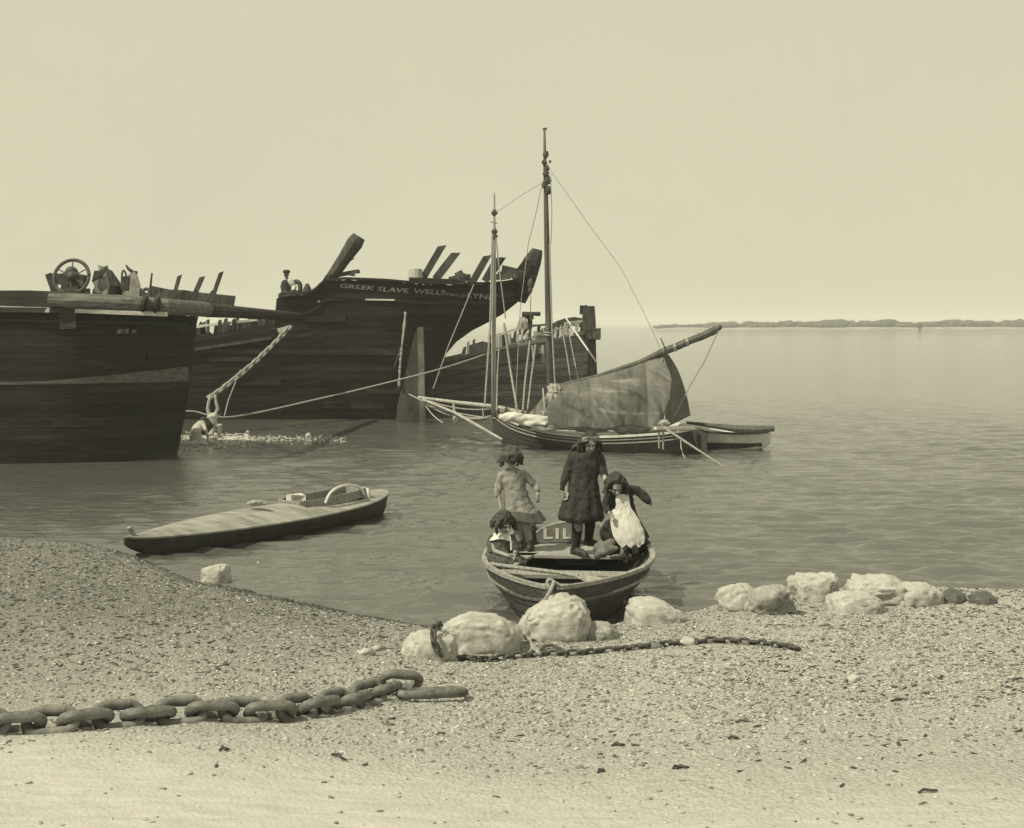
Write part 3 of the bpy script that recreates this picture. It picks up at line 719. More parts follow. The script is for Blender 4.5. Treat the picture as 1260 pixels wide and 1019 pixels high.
HA.strip(XA(-420), XA(232), lambda x: HA.get(x)[1]-.20, .06, .04, 60).build('moulding', M['tar2'], rA)
MB().beam(P(-60,378,27.95), P(62,381.5,27.95), .12, .10, jit=.004).build('pale_rail_plank', M['pale'], rA)
MB().beam(P(93,382.5,27.95), P(206,387,28.05), .12, .085, jit=.004).build('pale_rail_plank', M['pale'], rA)
MB().beam(P(-300,366,28.2), P(100,370,28.2), .3, .36, jit=.02).build('bulwark', M['tar2'], rA)
MB().beam(P(75,392,28.05), P(95,392,28.05), .2, .42, jit=.02).build('chock', M['tar2'], rA)
text_on(HA, [('IRIS', XA(143), XA(157), .13, lambda x: hz(410.5, 28.2)), ('OF', XA(161), XA(167), .10, lambda x: hz(410.5, 28.2))], .1, rA)
# windlass with handwheel
ww = thing('windlass', P(88,366,28.6), 'iron windlass with a big spoked handwheel on the deck of the left hulk', 'winch')
cw = P(88,341,28.4); R_ = 21.3/F*28.4
pts = [cw+Vector((math.cos(a)*R_, .12*math.sin(a), math.sin(a)*R_)) for a in [2*math.pi*k/40 for k in range(41)]]
wh = MB().tube(pts, .038, 8).build('handwheel', M['iron'], ww, smooth=True)
for k in range(6):
    a = math.pi/2+math.pi*k/3; MB().tube([cw, cw+Vector((math.cos(a)*R_, .1*math.sin(a), math.sin(a)*R_))], .013, 6).build('spoke', M['iron'], wh)
MB().ell(cw+Vector((0,.1,.02)), (.11,.2,.11)).build('hub', M['iron'], wh)
mb = MB(); mb.ell(P(88,337,28.9), (.13,.25,.16)); mb.box(P(88,345,28.9), (.62,.3,.22), jit=.03); mb.box(P(76,343,28.9), (.22,.2,.18), jit=.03); mb.box(P(102,343,28.9), (.2,.2,.16), jit=.03)
mb.build('gear_housing', M['iron'], ww)
mb = MB(); mb.beam(P(78,369,28.9), P(84,345,28.9), .14, .2, jit=.01); mb.beam(P(99,369,28.9), P(93,345,28.9), .14, .2, jit=.01); mb.box(P(88,362,28.9), (.7,.3,.22), jit=.03); mb.box(P(88,354,28.9),(.34,.3,.2), jit=.02)
mb.build('standard', M['iron'], ww)
MB().beam(P(70,366,28.8), P(60,337,28.8), .13, .12, jit=.01).build('prop', M['timber'], ww)
# broken deckhouse pieces behind the log
mz = MB()
dh = thing('broken_deckhouse', P(132,366,29.6), 'ragged remains of a deckhouse with torn boards and canvas just right of the handwheel', 'deckhouse')
jag([(113,366),(116,352),(113,346),(117,334),(122,332),(120,326),(124,327),(128,329),(131,327),(130,340),(133,352),(131,366)], 29.2, .12, 'torn_canvas', 'rag', dh)
jag([(128,366),(130,345),(131,330),(135,333),(141,343),(145,349),(144,358),(147,366)], 29.8, .2, 'broken_wall', 'timber', dh)
jag([(113,368),(114,356),(120,352),(132,350),(145,352),(160,351),(172,356),(171,368)], 29.5, .3, 'low_wall', 'tar2', dh)
jag([(150,366),(151,350),(155,349),(158,338),(165,334),(168,340),(172,352),(171,368)], 29.3, .1, 'torn_canvas', 'rag', dh)
jag([(154,326),(158,329),(163,333),(169,334),(168,338),(162,337),(156,331)], 29.4, .08, 'splinter', 'timber', dh)
MB().tube(catmull([P(150,356,29), P(150,338,29), P(152,333,29), P(155,338,29), P(156,352,29)], 5), .022, 6).build('iron_hoop', M['iron'], dh)
MB().tube([P(155.5,358,29), P(155.5,340,29)], [.06,.08], 6).build('post', M['timber'], dh)
jag([(113,346),(116,333),(122,334),(129,328),(133,329),(124,340)], 29.1, .05, 'splinter', 'timber', dh)
bk = thing('bell_frame', P(180,368,29), 'small arched iron fitting with a thin upright rod beside the long log', 'fitting')
MB().tube(catmull([P(176.5,369,29), P(176,359,29), P(180,355.5,29), P(184,359,29), P(184,369,29)], 5), .035, 6).build('arch', M['iron'], bk)
MB().box(P(180,364,29.1), (.10,.1,.14), jit=.01).build('pale_block', M['pale'], bk)
MB().tube([P(184,362,29), P(187,336,29)], [.03,.018], 6).build('rod', M['timber'], bk)
# the long log
lg = thing('spar_log', P(92,370,28), 'long heavy log on the rail of the left hulk, reaching to the black hulk', 'log')
pts = [P(60,369,27.9), P(95,370.5,27.95), P(150,373,28.1), P(205,377.5,28.4), P(215,378,28.6), P(258,381.5,31), P(290,384,33.5), P(350,389,38)]
MB().tube(pts[:6], [.13,.15,.165,.16,.165,.165], 12, lump=.05).build('log', M['log'], lg)
MB().tube([P(255,381.3,30.8)]+pts[5:7]+[P(350,389,38), P(366,390,39.5)], [.168,.170,.15,.13,.12], 12, lump=.05).build('dark_log_end', M['tar2'], lg)  # right end of the log, in a darker tone than the rest
for px in (104,176,191): MB().tube([P(px,370+(px-104)*.06,28.05), P(px+4,370.6+(px-104)*.06,28.05)], .178, 12).build('band', M['tar2'], lg)

for (px, py, w_, h_) in ((90,430,1.1,.2),(178,440,.7,.18),(120,500,1.3,.2),(60,520,.9,.2)):   # doubling boards nailed on
    MB().beam(HA.at_z(XA(px), hz(py, 28.2), -1, .015), HA.at_z(XA(px)+w_, hz(py, 28.2), -1, .015), .04, h_, jit=.006).build('patch_board', M['tar'], rA)
for (px, py, w_, h_) in ((262,440,1.3,.22),(380,392,1.2,.2),(430,430,1.6,.22),(300,470,1.2,.2),(452,480,1.0,.22),(400,500,1.8,.2),(560,372,1.0,.18)):
    MB().beam(HB.at_z(XB(px), hz(py, 40.7), -1, .02), HB.at_z(XB(px)+w_, hz(py, 40.7), -1, .02), .04, h_, jit=.006).build('patch_board', M['tar'], rB)
# ---- hulk behind on the right
DC = 47.5
profC = [(470,462,560,1.3),(500,455,560,1.7),(545,446,560,2.0),(600,434,560,2.1),(650,424,560,1.9),(690,417,560,1.4),(712,413,560,.85),(724,410,560,.4),(732,409,560,.12)]
xs, zb, zt, bb = [], [], [], []
for px, pt_, pb_, b_ in profC:
    xs.append(hx(px, DC-b_)); zt.append(hz(pt_, DC-b_)); zb.append(hz(pb_, DC-b_*.5)); bb.append(b_)
HC = Hull(xs, zb, zt, bb, DC, .22); XC = lambda px: interp(px, [p_[0] for p_ in profC], xs)
rC = thing('hulk', (XC(620), DC, 0), 'smaller worn hulk behind the sailing boat with an upright bow post and broken pale rail', 'ship')
M['cside'] = plank('grey_worn_planks', .09, .27, .22, wear=.36, seam=.85)
HC.shell(70, 30, 15, .02, .02, 8).build('hull', M['cside'], rC); HC.deck(XC(480), XC(722), .2).build('deck', M['timber'], rC)
HC.rail(XC(475), XC(728), .2, .10, 40).build('rail', M['gun'], rC)
HC.rail(XC(475), XC(728), .2, .10, 40, sgn=1).build('rail', M['tar2'], rC)
HC.strip(XC(475), XC(730), lambda x: HC.get(x)[1]-.55, .09, .06, 40).build('rubbing_strake', M['band'], rC)
HC.strip(XC(475), XC(730), lambda x: HC.get(x)[1]-1.05, .06, .05, 40).build('rubbing_strake', M['band'], rC)
MB().beam(P(728,500,47.3), P(724,377,47.3), .42, .46, up=(0,1,0), jit=.02).build('bow_post', M['timber'], rC)
MB().box(P(718,381,47.2), (.22,.3,.3), jit=.04).build('post_cheek', M['timber'], rC); MB().box(P(729,411,47.0), (.55,.35,.35), jit=.03).build('post_cheek', M['timber'], rC)
for px in (607,616,628,637,647,658,683,690,697,703,709):
    raked((px, 432-(px-590)*.17),(px+rnd.uniform(-1.5,1.5), 417-(px-590)*.15), rnd.uniform(2,3.5), 3, 46.0, 'pale', rC, 'bulwark_board', jit=.03)
for i, (px, top_) in enumerate(((575,421),(583,418),(602,413),(612,410),(620,404),(632,408),(641,405),(652,403),(662,401),(668,405),(676,398),(686,396),(692,400),(698,396),(704,392),(710,395),(716,392))):
    raked((px, 436-(px-590)*.19),(px+rnd.uniform(-2,2), top_), rnd.uniform(2.5,4.5), 3, 46.3+rnd.uniform(-.2,1.8), 'timber' if i % 3 else 'pale', rC, 'rail_post', jit=.03)
raked((600,416),(640,404), 2.2, 2.5, 46.4, 'pale', rC, 'rail_plank'); raked((640,402),(680,399), 2.5, 2.5, 46.6, 'timber', rC, 'rail_plank'); raked((694,398),(716,395), 2, 2, 46.3, 'pale', rC, 'rail_plank')
jag([(566,441),(570,428),(580,424),(594,420),(606,424),(612,413),(622,409),(630,416),(640,420),(654,417),(655,426),(604,434)], 47.8, .4, 'broken_bulwark', 'timber', rC)
jag([(668,420),(672,404),(684,396),(694,392),(706,390),(716,392),(716,403),(704,400),(696,408),(690,416)], 47.9, .3, 'broken_bulwark', 'timber', rC)
jag([(655,420),(661,409),(668,411),(671,418)], 46.8, .2, 'pale_board', 'pale', rC)
mb = MB(); mb.box(P(654,386,47), (.62,.5,.12), jit=.03); mb.box(P(651,390,47), (.3,.4,.14), jit=.03); mb.beam(P(640,403,47), P(646,388,47), .12, .12, jit=.02); mb.beam(P(652,404,47), P(652,388,47), .14, .12, jit=.02); mb.box(P(662,387,47), (.14,.2,.1), jit=.02)
mb.build('capstan', M['timber'], rC)
MB().ell(P(643,402,46.5), (.18,.15,.32), lump=.4).build('pale_bundle', M['rag'], rC)
mb = MB().tube(catmull([P(658,425,45.5), P(657,434,45.4), P(660,438,45.4), P(665,436,45.4), P(666,428,45.5)], 5), .06, 7); mb.build('anchor_ring', M['iron'], rC)
MB().tube([P(668,425,45.4), P(668,447,45.3)], [.045,.06], 6).build('fender', M['rope'], rC)

# ---- knotted chain and lines between the hulks
kc = thing('hanging_chain', P(355,405,40.2), 'pale heavy chain slanting from the black hulk down to the water beside the swimmers', 'chain')
ML = link_mesh('chain_link', .30, .17, .036, M['rope'], nseg=16, n_=6)
chain(sag(P(355,404,40.2), P(255,491,36.0), .12, 12), ML, .21, kc, 20, 20)
MB().beam(P(342,407,40.3), P(356,403,40.3), .12, .12).build('hawse_plank', M['pale'], kc)
l = thing('stay_rope', P(341,467,39), 'thin rope falling from the heavy slanting chain to the water', 'rope'); MB().tube([P(296,455,38.0), P(281,492,37.0), P(276,512,36.5)], .016, 5).build('line', M['rope'], l)
l = thing('mooring_rope', P(205,505,36.5), 'long pale mooring rope running from the left behind the swimmers to the worn far hulk', 'rope')
MB().tube(catmull([P(200,509,36.8), P(236,506,36.8), P(285,513,37.0), P(400,489,38.4), P(480,470,39.2), P(545,453,40.0), P(600,435,41.5), P(640,420,43), P(716,396,46)], 8), .024, 6).build('line', M['rope'], l)
l = thing('stay_rope', P(697,392,46), 'short white line from the broken rail down across the bow of the worn hulk', 'rope'); MB().tube([P(696,391,45.8), P(734,446,44)], .028, 5).build('line', M['white'], l)
# ------------------------------------------------------------------ small boats
class Boat:
    def __init__(s, S, B, ts, hb, zs, zk, shape=.45):
        s.S, s.B = Vector((S[0], S[1], 0)), Vector((B[0], B[1], 0)); s.ts, s.hb, s.zs, s.zk, s.shape = ts, hb, zs, zk, shape
        s.ax = (s.B-s.S).normalized(); s.nr = Vector((s.ax.y, -s.ax.x, 0)); s.L = (s.B-s.S).length   # nr points to the boat's right (seen looking to the bow)
        tt = np.linspace(0, 1, 121)
        def sm(a):   # smooth through the given stations
            pts = catmull([(t, v_, 0) for t, v_ in zip(ts, a)], 12); return np.interp(tt, [p_.x for p_ in pts], [p_.y for p_ in pts])
        s.tt, s._hb, s._zs, s._zk = tt, sm(hb), sm(zs), sm(zk)
    def g(s, t): return float(np.interp(t, s.tt, s._hb)), float(np.interp(t, s.tt, s._zs)), float(np.interp(t, s.tt, s._zk))
    def c(s, t, y=0, z=0, abs_z=True):
        p_ = s.S+s.ax*(t*s.L)+s.nr*y; return Vector((p_.x, p_.y, z))
    def at(s, t, v, sg, out=0):
        hb, zs, zk = s.g(t); sh = s.shape(t) if callable(s.shape) else s.shape
        return s.c(t, sg*(max(.002, hb*max(v, 1e-4)**sh)+out), zk+(zs-zk)*v)
    def shell(s, strakes=7, step=.008, th=.03, nx=60, nv=28, deck=False):
        rings = []
        for i in range(nx+1):
            t = i/nx; hb, zs, zk = s.g(t); vs = [k/nv for k in range(nv+1)]
            def o(v, sg):
                q = (v*strakes) % 1.0; e = step*(1-q) if v < .995 else 0
                return s.at(t, v, sg, e)
            ring = [o(v, -1) for v in reversed(vs)]+[o(v, 1) for v in vs[1:]]
            if not deck:
                k = [1, .85, .7, .55, .4, .25, .12]
                def n_(v, sg):
                    hb_, zs_, zk_ = s.g(t); sh = s.shape(t) if callable(s.shape) else s.shape
                    return s.c(t, sg*max(.001, hb_*v**sh-th), zk_+(zs_-zk_)*v+th*(1-v))
                ring += [n_(v, 1) for v in k]+[n_(v, -1) for v in reversed(k)]
            rings.append(ring)
        return MB().loft(rings)
    def rail(s, t0, t1, wd, ht, sg, dz=0, inn=0, n_=40, prof=None):
        rings = []
        for i in range(n_+1):
            t = t0+(t1-t0)*i/n_; hb, zs, zk = s.g(t); y1 = sg*max(.004, hb+.5*wd-inn); y0 = sg*max(0, hb-.5*wd-inn); z = zs+dz
            rings.append([s.c(t, y0, z), s.c(t, y1, z), s.c(t, y1, z+ht), s.c(t, y0, z+ht)])
        return MB().loft(rings)
    def band(s, t0, t1, v, hgt, out, sg, n_=40):
        rings = []
        for i in range(n_+1):
            t = t0+(t1-t0)*i/n_; a = s.at(t, v, sg, -.005); b_ = s.at(t, v, sg, out); u = Vector((0,0,hgt))
            rings.append([a, b_, b_+u, a+u])
        return MB().loft(rings)
    def plate(s, t0, t1, z, th, inset, n_=16, wfac=1.0, camber=0):
        """flat boards filling the boat's inside at height z (a number or a function of t)"""
        rings = []
        for i in range(n_+1):
            t = t0+(t1-t0)*i/n_; hb, zs, zk = s.g(t); zz = z(t) if callable(z) else z
            v = min(1, max(.03, (zz-zk)/(zs-zk))); sh = s.shape(t) if callable(s.shape) else s.shape; w_ = max(.004, (hb*v**sh-inset)*wfac)
            up = [s.c(t, w_*q, zz+camber*(1-q*q)) for q in (-1,-.6,-.2,.2,.6,1)]
            rings.append(up+[s.c(t, w_, zz-th), s.c(t, -w_, zz-th)])
        return MB().loft(rings)

# ---- rowing boat with the children
RS, RB = (.755, 16.05), (.366, 12.22)
RBt = Boat(RS, RB, [0,.15,.35,.55,.72,.86,.94,.98,1], [.52,.70,.88,.83,.60,.35,.16,.075,.02], [.56,.50,.46,.45,.46,.49,.51,.525,.54],
           [.0,-.12,-.16,-.16,-.15,-.10,.0,.10,.2], shape=lambda t: .42 if t < .7 else .42+.25*(t-.7)/.3)
rb = thing('rowing_boat', RBt.c(.5, 0, 0), 'small open rowing boat with its bow on the shore, carrying the four children', 'boat')
RBt.shell(6, .014, .03, 80, 36).build('hull', M['boatout'], rb)
for sg in (-1, 1):
    RBt.rail(0, .985, .055, .035, sg, .0, .012, 60).build('gunwale', M['gun'], rb)
    RBt.band(.0, .985, .76, .03, .025, sg, 60).build('rubbing_strake', M['band'], rb)
    RBt.rail(.0, .95, .03, .03, sg, -.13, .055, 50).build('inwale', M['gun'], rb)
RBt.plate(.02, .24, .345, .03, .03).build('stern_bench', M['boatin'], rb)
RBt.plate(.08, .93, lambda t: -.02+.12*max(0, t-.6), .02, .03, 30).build('bottom_boards', M['boatin'], rb)
RBt.plate(.53, .60, .385, .035, .03, 3).build('thwart', M['gun'], rb)
RBt.plate(.77, .80, .425, .03, .03, 3).build('thwart', M['gun'], rb)
RBt.plate(.88, .99, .475, .04, .01, 6).build('breasthook', M['gun'], rb)
for t in (.3, .42, .66, .84):
    for sg in (-1, 1):
        pts = [RBt.at(t, v, sg, -.045) for v in (.15,.35,.55,.75,.93)]
        MB().tube(pts, .018, 5).build('rib', M['boatin'], rb)
# side benches running forward from the stern
for sg in (1,):
    rings = []
    for i in range(13):
        t = .2+.22*i/12; hb, zs, zk = RBt.g(t); v = (.345-zk)/(zs-zk); y1 = sg*(hb*v**.42-.03); y0 = y1-sg*.26
        rings.append([RBt.c(t, y0, .345), RBt.c(t, y1, .345), RBt.c(t, y1, .315), RBt.c(t, y0, .315)])
    MB().loft(rings).build('side_bench', M['boatin'], rb)
# transom and the curved name board in front of it
a = []
for k in range(17):
    q = -1+2*k/16; hb = .52; z = .02+.56*0
    a.append(q)
mb = MB(); r0, r1 = [], []
for q in a: r0.append(RBt.c(0, q*.50*1.0, .0 if abs(q) < .5 else .0+(abs(q)-.5)*.3))
for q in reversed(a): r0.append(RBt.c(0, q*.53, .50+.11*math.cos(q*math.pi/2)))
r1 = [p_+RBt.ax*.035 for p_ in r0]; mb.loft([r0, r1]).build('transom', M['boatin'], rb)
bd = MB(); r0, r1 = [], []
tb = .035
ccx = lambda y, z: RBt.c(tb, y, z)-RBt.ax*(.08*(1-(y/.5)**2))
for k in range(17):
    q = -1+2*k/16; r0.append(ccx(q*.46, .36))
for k in range(17):
    q = 1-2*k/16; r0.append(ccx(q*.46, .47+.125*math.cos(q*math.pi/2)**.6))
r1 = [p_+RBt.ax*.03 for p_ in r0]
M['board'] = simple('name_board_paint', .16, .26, 5, .7, .2, .003)
rr_ = []
for k in range(25):
    q = -1+2*k/24; y_ = q*.46; zt_ = .47+.125*max(0, math.cos(q*math.pi/2))**.6; f_ = RBt.ax*.03
    rr_.append([ccx(y_, .36), ccx(y_, zt_), ccx(y_, zt_)+f_, ccx(y_, .36)+f_])
nb = bd.loft(rr_).build('name_board', M['board'], rb)
rm = MB(); pts = [ccx((1-2*k/16)*.46, .47+.125*math.cos((1-2*k/16)*math.pi/2)**.6)+RBt.ax*.015 for k in range(17)]
rm.tube(pts, .018, 6).build('board_rim', M['gun'], rb)
cu = bpy.data.curves.new('t', 'FONT'); cu.body = 'LIL'; cu.size = 1; cu.offset = .035; cu.space_character = 1.25
ob = bpy.data.objects.new('t', cu); COL.objects.link(ob); dg = bpy.context.evaluated_depsgraph_get(); dg.update()
me_ = bpy.data.meshes.new_from_object(ob.evaluated_get(dg)); COL.objects.unlink(ob); bpy.data.objects.remove(ob)
mx = max(v_.co.x for v_ in me_.vertices); mn = min(v_.co.x for v_ in me_.vertices); mb = MB()
xl, xr_ = (669-CX)/F*15.85, (704-CX)/F*15.85
def bpt(X, z):  # world X to the board's y
    y = (X-RBt.c(tb,0,0).x)/RBt.nr.x; return ccx(y, z)+RBt.ax*.036
mb.add([bpt(xl+(xr_-xl)*(v_.co.x-mn)/(mx-mn), .405+v_.co.y*.165) for v_ in me_.vertices], [list(p_.vertices) for p_ in me_.polygons])
mb.build('lettering', M['white'], rb, fix=False)
# stem and ring
MB().beam(RBt.c(1.003, 0, .0), RBt.c(1.006, 0, .60), .06, .07, up=(0,1,0), jit=.003).build('stem', M['boatout'], rb)
MB().tube([RBt.c(1.0, 0, .0)+Vector((.03*math.cos(a_), -.05, .50+.03*math.sin(a_))) for a_ in [k*math.pi/6 for k in range(13)]], .008, 6).build('ring', M['iron'], rb)
# oar across the bow thwart
oa = thing('oar', P(690,704,13.2), 'wooden oar lying over the bow seat of the rowing boat, blade to the right', 'oar')
MB().tube([P(603,694,13.9), P(640,699,13.7), P(690,705,13.35), P(712,709,13.2)], .021, 8).build('shaft', M['gun'], oa)
a0, a1 = P(708,708.5,13.22), P(744,716.5,12.95); d = (a1-a0).normalized(); sv = d.cross(Vector((0,-.35,1))).normalized(); up = sv.cross(d)
rings = []
for t, w_ in ((0,.02),(.2,.035),(.45,.062),(1,.07)):
    c_ = a0.lerp(a1, t); rings.append([c_-sv*w_-up*.006, c_+sv*w_-up*.006, c_+sv*w_+up*.006, c_-sv*w_+up*.006])
MB().loft(rings).build('blade', M['gun'], oa)
rp = thing('painter_rope', P(650,790,12.2), 'pale rope from the ring on the rowing boat bow down over the tall boulder', 'rope')
g1 = ground_hit(657,803)+Vector((0,0,.03)); 
MB().tube(catmull([RBt.c(.99,0,.60)+Vector((0,-.02,0)), P(677,727,12.0), P(668,742,11.95), P(655,755,11.85), P(648.5,762,11.8), P(648.5,776,11.75), P(652,789,11.7), g1, ground_hit(664,809)+Vector((0,0,.03))], 8), .017, 8).build('line', M['rope'], rp)
MB().tube(catmull([ground_hit(662,809)+Vector((0,0,.02)), ground_hit(668,801)+Vector((0,0,.025)), ground_hit(680,799)+Vector((0,0,.03)), ground_hit(692,804)+Vector((0,0,.02)), ground_hit(697,810)+Vector((0,0,.01))], 6), .013, 8).build('loop', M['rope_dark'], rp)
MB().tube(catmull([RBt.c(.985,-.05,.57), RBt.c(.99,.04,.62), RBt.c(1.005,.05,.57), RBt.c(1.0,-.04,.53)], 5), .014, 6).build('hitch', M['rope'], rp)

# ---- decked punt on the left
PS, PB = P(470,612,20.9), P(153,668,16.95)
PT = Boat((PS.x, PS.y), (PB.x, PB.y), [0,.04,.15,.35,.55,.75,.9,.97,1], [.10,.26,.40,.50,.52,.42,.22,.08,.012], [.36,.33,.27,.235,.23,.23,.235,.25,.27], [.05,-.03,-.07,-.08,-.08,-.07,-.02,.08,.17], shape=.28)
pu = thing('gun_punt', PT.c(.5, 0, 0), 'long low decked punt with pale deck and dark side drawn up at the left shore', 'boat')
PT.shell(3, .008, .02, 60, 14, deck=True).build('hull', M['punt_side'], pu)
cam_h = lambda t: PT.g(t)[1]+.012
# deck: a cambered foredeck and strips round the cockpit
def deckpart(t0, t1, q0, q1, nm='deck'):
    rings = []; n_ = 26
    for i in range(n_+1):
        t = t0+(t1-t0)*i/n_; hb, zs, zk = PT.g(t); cb = .15*min(1, hb/.5)*interp(t, [0,.3,.42,.9,1], [.4,.75,1,1,.6])
        qs = [q0+(q1-q0)*k/8 for k in range(9)]
        up = [PT.c(t, q*(hb+.015), zs+.006+cb*(1-abs(q)**1.9)) for q in qs]; dn = [p_-Vector((0,0,.02)) for p_ in reversed(up)]
        rings.append(up+dn)
    return MB().loft(rings).build(nm, M['punt_deck'], pu, smooth=False)
deckpart(.40, 1, -1, 1); deckpart(.0, .12, -1, 1); deckpart(.12, .40, -1, -.55); deckpart(.12, .40, .55, 1)
PT.plate(.12, .40, .02, .02, .03, 8).build('floor', M['punt_side'], pu)
# coaming: upright boards round the cockpit
rings = []
def coam(t, q): 
    hb, zs, zk = PT.g(t); return PT.c(t, q*hb, zs+.12)
loop = [(.12,-.5),(.12,0),(.12,.5),(.16,.56),(.26,.56),(.36,.56),(.41,.4),(.43,0),(.41,-.4),(.36,-.56),(.26,-.56),(.16,-.56)]
mb = MB(); 
for (a_, b_) in zip(loop, loop[1:]+loop[:1]):
    p0, p1 = coam(*a_), coam(*b_); mb.beam(p0, p1, .02, .10)
mb2 = MB(); pts = [coam(*q) for q in loop]; 
prs = [[p_+Vector((0,0,-.05)), p_+Vector((0,0,.07)), p_*1+(PT.c(.27,0,p_.z)-p_)*.05+Vector((0,0,.07)), p_*1+(PT.c(.27,0,p_.z)-p_)*.05+Vector((0,0,-.05))] for p_ in pts]
mb2.loft(prs+[prs[0]], cap=False).build('coaming', M['gun'], pu)
MB().tube([PT.c(.97,0,.27), PT.c(.985,0,.38)], .03, 6).build('bow_peg', M['gun'], pu)
MB().box(PT.c(.38,.0,.44), (.20,.16,.10), Quaternion((0,0,1), .5).to_matrix(), jit=.02).build('seat_box', M['white'], pu)
MB().beam(PT.c(.12,-.25,.40), PT.c(.11,.25,.42), .04, .14, jit=.01).build('back_board', M['white'], pu)
pts = catmull([PT.c(.33,-.32,.36), PT.c(.30,-.30,.50), PT.c(.24,-.26,.56), PT.c(.17,-.24,.52), PT.c(.14,-.24,.38)], 6)
MB().tube(pts, .02, 6).build('hoop', M['white'], pu)
MB().ell(PT.c(.56,-.1,.47), (.12,.07,.04), lump=.4).build('deck_pad', M['rag'], pu)
dk = thing('setting_pole', P(345,623,20.6), 'thin dark pole lying on the water side beyond the punt', 'pole')
MB().tube([P(343,625,20.4), P(412,619,20.7)], .03, 7).build('pole', M['spar_dark'], dk)

# ---- sailing boat
S_, B_ = P(850,540,30.6), P(607,505,33.4)
SM = Boat((S_.x, S_.y), (B_.x, B_.y), [0,.12,.35,.6,.8,.93,1], [.62,.76,.90,.86,.58,.24,.03], [.50,.42,.33,.36,.50,.66,.78], [-.15,-.25,-.3,-.3,-.25,-.05,.2], shape=.36)
sm = thing('sailing_boat', SM.c(.5, 0, 0), 'two-masted small sailing boat with its tan sail lowered over the deck', 'boat')
SM.shell(7, .012, .04, 70, 30).build('hull', M['boatout'], sm)
for sg in (-1, 1):
    SM.rail(0, .985, .08, .05, sg, .0, .02, 50).build('gunwale', M['deckpaint'], sm)
    SM.band(0, .98, .78, .03, .028, sg, 50).build('rubbing_strake', M['gun'], sm)
    SM.band(0, .98, .90, .02, .022, sg, 50).build('moulding', M['gun'], sm)
SM.plate(.02, .97, lambda t: SM.g(t)[1]-.05, .03, .03, 30, camber=.06).build('deck', M['deckpaint'], sm)
mb = MB(); r0 = [SM.at(0, v, -1) for v in (1,.8,.6,.4,.2,.05)]+[SM.at(0, v, 1) for v in (.05,.2,.4,.6,.8,1)]
mb.loft([[p_-SM.ax*.03 for p_ in r0], [p_+SM.ax*.03 for p_ in r0]]).build('transom', M['boatout'], sm)
rd = MB(); tz = SM.c(-.02,0,0); rd.loft([[SM.c(-.012,-.02,z) for z in (-.2,.55)]+[SM.c(-.012,.02,z) for z in (.55,-.2)], [SM.c(-.075,-.02,z) for z in (-.2,.45)]+[SM.c(-.075,.02,z) for z in (.45,-.2)]]).build('rudder', M['boatout'], sm)
m1 = [P(607,508,33.2), P(607.5,420,33.2), P(608,330,33.2), P(608,288,33.2), P(608.3,240,33.2), P(608,237,33.2)]
f = MB().tube(m1, [.055,.055,.048,.036,.02,.016], 8).build('foremast', M['spar'], sm, smooth=True)
for py in (285, 291, 262): MB().ell(P(608.4, py, 33.2), (.07,.06,.08), lump=.5).build('block', M['iron'], f)
MB().beam(P(603,273,33.2), P(612,275,33.2), .02, .02).build('spreader', M['spar_dark'], f)
m2 = [P(678,528,32.3), P(677,460,32.3), P(675,400,32.3), P(673,300,32.3), P(671.5,230,32.3), P(670.5,200,32.3), P(670,159,32.3)]
f2 = MB().tube(m2, [.085,.082,.078,.066,.052,.04,.026], 9).build('mainmast', M['spar_dark'], sm, smooth=True)
MB().beam(P(668,159,32.3), P(673,158.5,32.3), .04, .05).build('masthead_cap', M['iron'], f2)
for (dx, py, s_) in ((1,190,.07),(-1,200,.06),(2,207,.06),(1,214,.07),(3,222,.08),(-1,228,.07),(3,234,.08),(6,199,.03),(0,407,.1)): MB().ell(P(670.8+dx+(py-200)*.018, py, 32.25), (s_,s_,s_*1.2), lump=.5, seed=py).build('block', M['iron'], f2)
MB().tube([P(674.5+math.cos(k)*4, 407+k*.5, 32.2+math.sin(k)*.09) for k in range(13)], .02, 6).build('lashing', M['rope'], f2)
# sprits and ropes over the bow
MB().tube([P(515,489,35.2), P(560,495,34.3), P(607,500,33.3), P(648,509,32.7)], [.035,.045,.05,.05], 8, lump=.05).build('bowsprit', M['spar'], sm)
MB().tube([P(521,492,35.0), P(560,508,34.0), P(590,525,33.1), P(618,541,32.2)], [.03,.035,.035,.03], 8).build('boom_spar', M['spar'], sm)
rgm = MB(); 
ropes = [((520,490,35.1),(608,503,33.3),.12),((519,491,35.1),(605,512,33.3),.20),((524,497,35),(600,514,33.3),.16),((530,500,34.8),(612,515,33.2),.05),((503,485,35.5),(521,494,35),0),((524,500,35),(545,520,34.2),.05),((558,497,34.3),(560,513,34.1),0),((594,502,33.5),(595,515,33.4),0)]
for i, (a_, b_, s_) in enumerate(ropes):
    MB().tube(sag(P(*a_), P(*b_), s_, 8), .017 if i != 6 else .03, 5).build('bow_rope', M['rope'], sm)
MB().ell(P(561,516,34.1), (.08,.06,.12), lump=.3).build('hanging_fender', M['rag'], sm)
